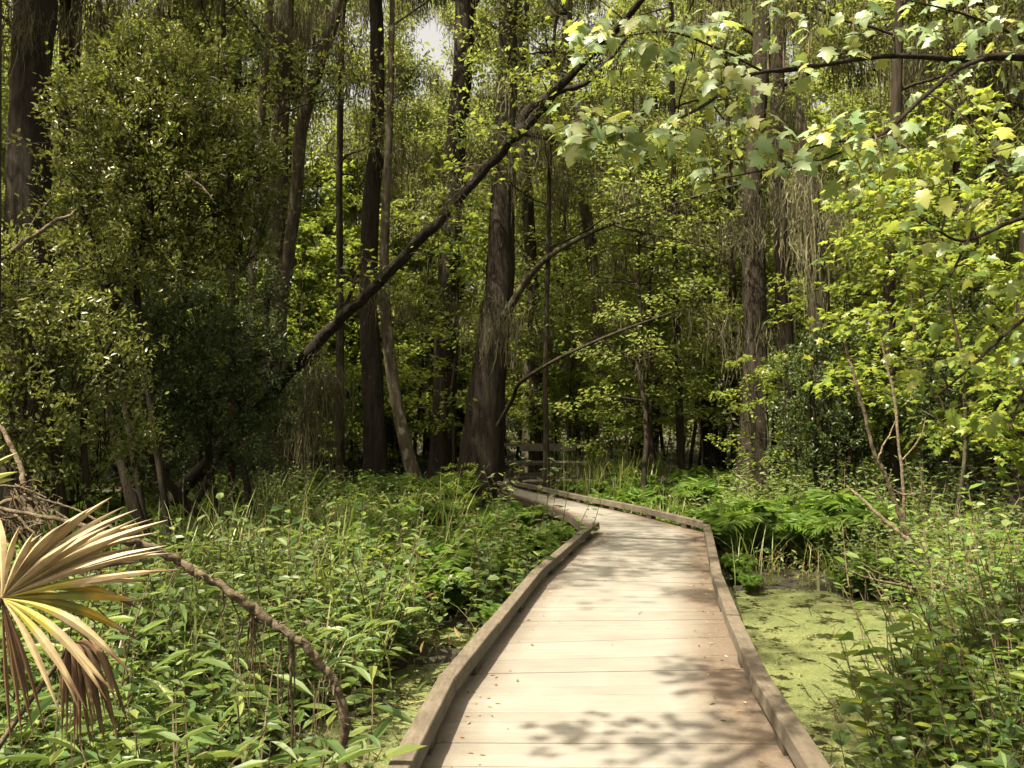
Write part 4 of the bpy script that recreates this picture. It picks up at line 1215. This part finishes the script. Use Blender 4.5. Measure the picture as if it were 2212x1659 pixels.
def grass_and_cover():
    rng = np.random.default_rng(9)
    def pts(n, reg, gap, lo=-.05, clumps=None):
        out = []
        if clumps:
            cs = [reg(rng) for _ in range(clumps)]
        while len(out) < n:
            if clumps:
                c = cs[rng.integers(len(cs))]; X, Y = c[0] + rng.normal(0, .12), c[1] + rng.normal(0, .12)
            else:
                X, Y = reg(rng)
            out.append((X, Y))
        P = np.array(out)
        z = ground_z(P[:, 0], P[:, 1])
        k = (walk_gap(P[:, 0], P[:, 1]) > gap) & (z > lo)
        if clumps: k &= ~((P[:, 1] > 9) & (P[:, 1] < 20) & (P[:, 0] / P[:, 1] > -.065) & (P[:, 0] < 1.1))
        return np.stack([P[k, 0], P[k, 1], z[k] - .01], 1)
    g = MB()
    blades(g, rng, pts(1700, wedge(-.62, -.12, 5.0, 12), .1, -.05, 80), .95, .009)
    blades(g, rng, pts(900, wedge(-.42, .02, 7, 14), .3, -.05, 42), 1.3, .010)
    blades(g, rng, pts(2600, wedge(-.6, .06, 6, 18), .1, -.05, 160), .6, .005)
    blades(g, rng, pts(2600, wedge(.1, .68, 8, 20), .15, -.03, 170), .75, .007)
    blades(g, rng, pts(900, wedge(.05, .2, 17, 26), .1, -.05, 60), 1.3, .010, .5)
    blades(g, rng, pts(1300, wedge(.44, .74, 4.0, 8.5), .4, .0, 60), .6, .005)
    tag(g.build('grass', M['grass']), 'arching green grass blades in the undergrowth on both sides', 'grass', None, 'stuff')
    lf = MB()
    def cover(T, n, reg, size, hmax, gap, lo=-.04):
        p = pts(n, reg, gap, lo)
        p = p[patch(p[:, 0], p[:, 1], int(size * 100)) > rng.uniform(.15, .75, len(p))]
        k = len(p)
        p[:, 2] += rng.uniform(0, 1, k) ** 1.3 * hmax * (.4 + 1.2 * patch(p[:, 0], p[:, 1], 3))
        leaves(lf, T, p, rand_dirs(rng, k, .8), nrm(rand_dirs(rng, k) * .8 + np.array([0, 0, 1.0])), size * rng.uniform(.5, 1.3, k))
    cover(T_LANCE, 5500, wedge(-.72, -.10, 3.2, 9), .13, .3, .2)
    cover(T_OVAL, 26000, wedge(-.7, .06, 7, 22), .07, .35, .1)
    cover(T_OVAL, 30000, wedge(.08, .74, 8.5, 24), .07, .4, .2)
    cover(T_BROAD, 11000, wedge(.46, .76, 3.8, 9), .07, .4, .5, .03)
    cover(T_OVAL, 26000, wedge(-.8, .8, 20, 48), .13, .7, .3)
    tag(lf.build('ground_cover', M['weed']), 'low carpet of small green leaves covering the swamp floor', 'ground cover', None, 'stuff')
    dl = MB()
    for reg, n, lo in ((wedge(-.75, -.05, 3.2, 14), 5200, -.03), (wedge(.3, .75, 3.6, 14), 3600, .0)):
        p = pts(n, reg, .15, lo); k = len(p)
        p[:, 2] += .03 + rng.uniform(0, 1, k) ** 3 * .45
        leaves(dl, T_LANCE, p, rand_dirs(rng, k, .8), nrm(rand_dirs(rng, k) + np.array([0, 0, .8])), rng.uniform(.03, .13, k))
        for q in p[:500]:
            a = rng.uniform(0, 6.28); L = rng.uniform(.1, .6)
            tube(dl, [q, q + np.array([math.cos(a) * L * .7, math.sin(a) * L * .7, L * rng.uniform(-.1, .7)])], [.004, .002], 3, cap=False)
    tag(dl.build('dead_leaves', leafmat('withered_leaf', [(.07, .045, .022), (.15, .10, .05), (.25, .19, .10), (.20, .18, .05)], .25, (.2, .14, .05), .1, .7, False)), 'withered leaves and dead stalks caught among the green plants', 'dead leaves', None, 'stuff')
    # litter on the boards
    lt = MB()
    n = 260
    yy = rng.uniform(3.2, 12, n); P = np.zeros((n, 3))
    for i, y in enumerate(yy):
        k = min(max(np.searchsorted(MID[:, 1], y) - 1, 0), 12)
        f = np.clip((y - MID[k, 1]) / (MID[k + 1, 1] - MID[k, 1]), 0, 1)
        A = PAIRS[k] * (1 - f) + PAIRS[k + 1] * f
        u = rng.choice([rng.uniform(.06, .2), rng.uniform(.82, .94), rng.uniform(.06, .94)], p=[.3, .55, .15])
        q = A[:2] * (1 - u) + A[2:] * u
        P[i] = (*q, DECK + .006)
    leaves(lt, T_OVAL, P, rand_dirs(rng, n, .1), nrm(rng.normal(0, .3, (n, 3)) + np.array([0, 0, 1.0])), rng.uniform(.01, .04, n))
    tag(lt.build('leaf_litter', leafmat('dry_leaf', [(.10, .05, .025), (.22, .13, .06), (.34, .26, .15)], .1, green=False)), 'small dry fallen leaves along the edges of the boards', 'leaf litter', None, 'stuff')
    # dead stalks and flecks lying on the duckweed
    fl = MB()
    k = 420
    pc = [PONDS[i] for i in rng.integers(0, len(PONDS), k)]
    Q = np.array([(a + rng.normal(0, r * .6), b + rng.normal(0, r * .6), .006) for a, b, r in pc])
    Q = Q[walk_gap(Q[:, 0], Q[:, 1]) > .02]
    leaves(fl, T_OVAL, Q, rand_dirs(rng, len(Q), .1), nrm(rng.normal(0, .3, (len(Q), 3)) + np.array([0, 0, 1.0])), rng.uniform(.015, .06, len(Q)))
    for q in Q[:60]:
        a = rng.uniform(0, 6.28); L = rng.uniform(.06, .3)
        tube(fl, [q, q + np.array([math.cos(a) * L * .5, math.sin(a) * L * .5, L * rng.uniform(.0, .7)])], [.004, .002], 4, cap=False)
    tag(fl.build('pond_litter', leafmat('wet_leaf', [(.03, .022, .012), (.06, .045, .02), (.05, .06, .02)], .1, green=False)), 'dark bits of leaf and stalk floating on the duckweed', 'litter', None, 'stuff')
grass_and_cover()

# ------------------------------------------------------------------ palmetto fan at the lower left
def palm_mat():
    m, nt, out = newmat('palm_blade')
    at_ = nt.nodes.new('ShaderNodeVertexColor'); at_.layer_name = 'age'
    tc = nt.nodes.new('ShaderNodeTexCoord')
    n = noise(nt, tc.outputs['Object'], 14, 5, .7)
    c = mixc(nt, .5, at_.outputs[0], ramp(nt, [(.3, (.55, .5, .4)), (.65, (1.25, 1.2, 1.1))], n.outputs[0]).outputs[0], 'MULTIPLY')
    pb = nt.nodes.new('ShaderNodeBsdfPrincipled'); pb.inputs['Roughness'].default_value = .5
    nt.links.new(c, pb.inputs['Base Color'])
    tr = nt.nodes.new('ShaderNodeBsdfTranslucent'); nt.links.new(c, tr.inputs['Color'])
    mx = nt.nodes.new('ShaderNodeMixShader'); mx.inputs[0].default_value = .22
    nt.links.new(pb.outputs[0], mx.inputs[1]); nt.links.new(tr.outputs[0], mx.inputs[2]); nt.links.new(mx.outputs[0], out.inputs[0])
    return m
M['palm'] = palm_mat()

def palmetto():
    rng = np.random.default_rng(21)
    Y0 = 2.75
    hub = at(4, 1292, Y0)
    root = empty('palmetto', (hub[0] - .35, hub[1] + .1, 0))
    tag(root, 'dried tan and yellow fan palm frond spreading in from the left edge', 'palm')
    off = np.array(root.location)
    TAN, GRN, YEL, BRN = np.array((.44, .35, .21)), np.array((.24, .26, .06)), np.array((.50, .36, .05)), np.array((.11, .065, .035))
    def blade(mb, cols, h, tip, w, age, sag):
        """one folded blade from the hub to its tip"""
        m = 14
        t = np.linspace(0, 1, m)
        d = nrm(tip - h)
        view = nrm(np.array([0.1, -1.0, .45]) + rng.normal(0, .15, 3))
        sd = nrm(np.cross(view, d)); nn = np.cross(d, sd)
        tone = rng.uniform(.72, 1.15)
        for q in (-1, 1) if age != 'green' else (0,):          # each segment splits into two pleats with their own frayed tips
            e = tip + sd * q * w * rng.uniform(.6, 1.6) - d * rng.uniform(0, .09) * np.linalg.norm(tip - h) + nn * rng.normal(0, .01)
            P = h * (1 - t)[:, None] + e * t[:, None]
            P = P + sd * (q * .42 * w * np.sin(t * math.pi * .8))[:, None]
            P[:, 2] += sag * np.sin(t * math.pi) - .03 * np.clip(t - .75, 0, 1) * rng.uniform(0, 1.2)
            ww = w * (.55 if q else 1) * (np.minimum(1, t / .5) ** .85 * np.clip((1 - t) / .42, 0.02, 1) ** .8)
            up = P + nn * (ww * .7)[:, None]
            A, B = P + sd * ww[:, None], P - sd * ww[:, None]
            V = np.stack([A, up, B], 1).reshape(-1, 3)
            f = []
            for i in range(m - 1):
                f += [[3 * i, 3 * i + 1, 3 * i + 4, 3 * i + 3], [3 * i + 1, 3 * i + 2, 3 * i + 5, 3 * i + 4]]
            mb.add(V, f)
            jt = rng.normal(0, .05)
            for tt in t:
                u = tt + jt
                if age == 'tan':
                    c = TAN * (1 - .5 * max(0, u - .78) / .2)
                elif age == 'mix':
                    c = GRN if u < .55 else (YEL if u < .76 else (TAN if u < .86 else BRN))
                    if u < .3: c = GRN * .6 + YEL * .4
                elif age == 'half':
                    c = (GRN * .6 + YEL * .4) if u < .45 else (TAN * .8 if u < .85 else BRN)
                elif age == 'green':
                    c = GRN
                else:
                    c = BRN * (1.0 + .3 * u)
                c = np.clip(c * tone, 0.01, 1)
                cols += [(*(c * rng.uniform(.6, .8)), 1), (*(c * rng.uniform(.95, 1.15)), 1), (*(c * rng.uniform(.7, .95)), 1)]
    fan = MB(); cols = []
    spec = [(262, 1092, 'tan', 13), (300, 1088, 'tan', 11), (318, 1110, 'tan', 12), (345, 1118, 'tan', 9), (383, 1136, 'tan', 12), (360, 1160, 'tan', 10), (300, 1150, 'tan', 12), (395, 1212, 'half', 11),
            (330, 1228, 'half', 10), (348, 1272, 'mix', 13), (322, 1350, 'mix', 14), (215, 1380, 'half', 11), (278, 1478, 'half', 13), (222, 1530, 'half', 12), (165, 1562, 'tan', 9),
            (235, 1100, 'tan', 14), (200, 1120, 'tan', 14), (160, 1130, 'tan', 14), (120, 1150, 'tan', 13), (60, 1130, 'tan', 12), (-20, 1100, 'tan', 12), (-120, 1120, 'tan', 12), (-220, 1180, 'tan', 12), (-280, 1290, 'half', 12)]
    for i, (x, y, age, w) in enumerate(spec):
        w *= 1.4
        tip = at(x, y, Y0 + (-.1 + .22 * rng.uniform()))
        L = np.linalg.norm(tip - hub)
        blade(fan, cols, hub - off, tip - off, w * Y0 / F, age, .02 if y < 1300 else .05)
    me = fan.mesh('frond', M['palm'])
    def color(me, cols):
        a = me.color_attributes.new('age', 'FLOAT_COLOR', 'POINT')
        a.data.foreach_set('color', np.array(cols, np.float32).ravel())
    color(me, cols)
    link('frond', me, root)
    hang = MB(); cols = []
    h2 = at(150, 1395, 2.95)
    for k in range(15):
        tip = at(150 + rng.uniform(-15, 150), 1570 + rng.uniform(-40, 90), 2.95 + rng.uniform(-.1, .15))
        blade(hang, cols, h2 - off, tip - off, rng.uniform(8, 14) * 2.9 / F, 'dead', .10)
    for x, y in ((40, 1640), (90, 1600), (60, 1560)):
        blade(hang, cols, hub - off, at(x, y, 2.8) - off, 9 * 2.8 / F, 'dead', .02)
    me = hang.mesh('dead_frond', M['palm']); color(me, cols); link('dead_frond', me, root)
    up = MB(); cols = []
    for x, y in ((45, 962), (62, 1012), (50, 1030), (20, 945)):
        blade(up, cols, at(-110, 1110, 3.1) - off, at(x, y, 3.1) - off, 10 * 3.1 / F, 'green', .03)
    me = up.mesh('green_frond', M['palm']); color(me, cols); link('green_frond', me, root)
    st = MB()
    b = np.array([hub[0] - .38, hub[1] + .15, 0.0])
    for e in (hub, h2, at(-110, 1110, 3.1)):
        tube(st, spline([b - off, (b + e) / 2 + np.array([-.05, 0, .12]) - off, e - off], 12), np.linspace(.016, .008, 12), 6, cap=False)
    st.build('leaf_stalks', M['dead_wood'], root, True)
palmetto()

# ------------------------------------------------------------------ fallen limb, dead twigs
def stick(name, label, cat, paths, mat, seed, roots=(), fuzz=None):
    rng = np.random.default_rng(seed)
    b = at(*paths[0][0][:2], paths[0][0][3])
    root = empty(name, b * np.array([1, 1, 0]))
    tag(root, label, cat)
    off = np.array(root.location)
    for k, q in enumerate(paths):
        P = np.array([[*at(x, y, d), w / 2 * d / F] for x, y, w, d in q])
        n = max(14, len(q) * 14)
        s = spline(P, n)
        ker = np.ones(13) / 13
        s[:, :3] += np.stack([np.convolve(rng.normal(0, .03, n + 12), ker, 'valid') for _ in range(3)], 1) * np.minimum(1, s[:, 3:4] / .02)
        m = MB(); tube(m, s[:, :3] - off, np.maximum(s[:, 3] * .66 * (1 + .07 * np.convolve(rng.standard_normal(n + 4), np.ones(5) / 3, 'valid')), .0015), 12, .035, 0, rng)
        if len(q) > 8:
            for e in rng.integers(4, n - 30, 60):
                v = rand_dirs(rng, 1)[0]; c = s[e, :3] - off
                tube(m, [c + v * s[e, 3] * .6, c + v * s[e, 3] * rng.uniform(1.1, 2.2) + rng.normal(0, .012, 3)], [s[e, 3] * rng.uniform(.12, .35), .0015], 4, cap=False)
        m.build('stem' if k == 0 else 'twig', mat, root, True)
    if roots:
        m = MB()
        for (x0, y0, x1, y1, d, k) in roots:
            for _ in range(k):
                a = at(x0 + rng.normal(0, 14), y0 + rng.normal(0, 6), d); e = at(x1 + rng.normal(0, 22), y1 + rng.normal(0, 60), d + rng.normal(0, .08))
                mid = (a + e) / 2 + rng.normal(0, .02, 3)
                tube(m, spline([a - off, mid - off, e - off], 8) + rng.normal(0, .004, (8, 3)), np.linspace(.005, .0015, 8) * rng.uniform(.4, 1.2), 4, cap=False)
        m.build('hanging_roots', M['twig'], root)
    return root

stick('fallen_limb', 'long rough dead limb arching down from the fan palm towards the boardwalk', 'branch',
      [[(758, 1720, 36, 3.9), (748, 1640, 34, 3.85), (744, 1545, 32, 3.8), (715, 1470, 27, 3.75), (675, 1420, 26, 3.72), (625, 1370, 28, 3.7), (560, 1325, 30, 3.65), (500, 1285, 26, 3.6), (430, 1240, 24, 3.55), (372, 1207, 24, 3.5), (300, 1180, 22, 3.45), (230, 1150, 18, 3.4), (130, 1120, 14, 3.4), (0, 1097, 12, 3.4), (-120, 1080, 10, 3.4)],
       [(630, 1375, 16, 3.7), (628, 1450, 10, 3.72), (632, 1560, 8, 3.75), (626, 1680, 6, 3.8)], [(300, 1180, 14, 3.45), (255, 1170, 16, 3.42), (228, 1163, 12, 3.4)], [(290, 1172, 14, 3.45), (280, 1155, 12, 3.43), (275, 1146, 8, 3.42)],
       [(290, 1172, 9, 3.5), (220, 1128, 8, 3.5), (150, 1095, 7, 3.5), (80, 1075, 5, 3.5)]],
      M['dead_wood'], 31, roots=[(545, 1330, 545, 1480, 3.66, 18), (480, 1285, 500, 1380, 3.62, 4), (625, 1380, 625, 1580, 3.72, 7), (700, 1460, 700, 1530, 3.75, 6)])
stick('dead_twigs', 'tangle of pale dead twigs and roots above the fan palm at the left edge', 'twigs',
      [[(-60, 1120, 16, 3.9), (40, 1080, 14, 3.9), (110, 1100, 9, 3.9), (170, 1140, 4, 3.9)], [(-40, 880, 12, 4.1), (20, 940, 14, 4.0), (45, 1010, 16, 3.95), (60, 1080, 18, 3.9), (90, 1130, 14, 3.85)],
       [(-60, 1060, 8, 3.8), (30, 1050, 6, 3.8), (100, 1075, 4, 3.8)], [(20, 1100, 9, 3.85), (70, 1150, 7, 3.8), (100, 1190, 4, 3.8)], [(-60, 1180, 14, 3.9), (20, 1150, 10, 3.85), (90, 1130, 6, 3.8)], [(0, 1130, 8, 3.9), (60, 1115, 7, 3.9), (130, 1085, 4, 3.9)]],
      M['dead_wood'], 32, roots=[(40, 1060, 80, 1130, 3.9, 40), (10, 1120, 60, 1170, 3.85, 40), (90, 1090, 130, 1150, 3.9, 20)])
stick('dead_sapling', 'pale thin dead stem leaning left in front of the right-hand thicket', 'dead stem',
      [[(1975, 1200, 15, 9.0), (1925, 1060, 13, 8.9), (1890, 980, 12, 8.8), (1862, 880, 11, 8.7), (1838, 790, 9, 8.6), (1825, 735, 5, 8.5)], [(1895, 990, 6, 8.8), (1915, 950, 5, 8.8), (1940, 900, 3, 8.8)], [(1925, 1060, 8, 8.9), (1960, 1070, 6, 8.9), (1990, 1060, 3, 8.9)]], M['dead_wood'], 33)
stick('dead_sapling', 'pale upright dead stem right of the leaning one', 'dead stem',
      [[(1955, 1190, 11, 9.4), (1950, 1060, 10, 9.3), (1940, 930, 9, 9.3), (1925, 820, 8, 9.3), (1905, 730, 5, 9.3)], [(1945, 1000, 5, 9.3), (1985, 950, 4, 9.3), (2000, 900, 2, 9.3)]], M['dead_wood'], 34)
stick('dead_branch', 'bare pale branch lying in the plants at the right above the duckweed pool', 'branch',
      [[(2090, 1290, 12, 7.2), (2010, 1195, 12, 7.3), (1950, 1160, 12, 7.4), (1900, 1110, 12, 7.5), (1860, 1075, 10, 7.6), (1830, 1050, 5, 7.7)]], M['dead_wood'], 35)
stick('dead_branch', 'forked dry twig with many ends resting on plants beside the duckweed pool', 'branch',
      [[(2080, 1270, 9, 6.2), (1990, 1270, 10, 6.2), (1920, 1258, 9, 6.1), (1850, 1240, 6, 6.0), (1820, 1225, 3, 6.0)], [(1960, 1265, 7, 6.2), (1900, 1240, 6, 6.1), (1860, 1215, 3, 6.1)], [(1940, 1262, 9, 6.2), (1980, 1300, 8, 6.2), (2020, 1335, 5, 6.2)],
       [(2010, 1270, 6, 6.2), (2060, 1240, 5, 6.2), (2110, 1225, 3, 6.2)], [(1990, 1230, 7, 6.3), (1955, 1195, 6, 6.3), (1945, 1180, 3, 6.3)]], M['dead_wood'], 36)
stick('dead_branch', 'pale bare bough sticking out at the left edge beside the big trunk', 'branch',
      [[(-40, 590, 17, 7.0), (10, 550, 16, 7.1), (70, 510, 14, 7.2), (130, 475, 12, 7.3), (165, 455, 6, 7.4)], [(45, 525, 5, 7.15), (75, 470, 4, 7.2), (110, 430, 3, 7.3), (135, 420, 2, 7.3)]], M['dead_wood'], 37)
stick('dead_branch', 'short pale dead twig caught in the evergreen shrub', 'branch',
      [[(395, 370, 9, 8.1), (430, 400, 8, 8.1), (460, 432, 5, 8.1)]], M['dead_wood'], 38)
stick('dead_branch', 'short curved pale twig standing out of the evergreen shrub top', 'branch',
      [[(325, 100, 3, 8.2), (360, 75, 4, 8.2), (395, 55, 3, 8.2), (400, 35, 2, 8.2)]], M['dead_wood'], 39)
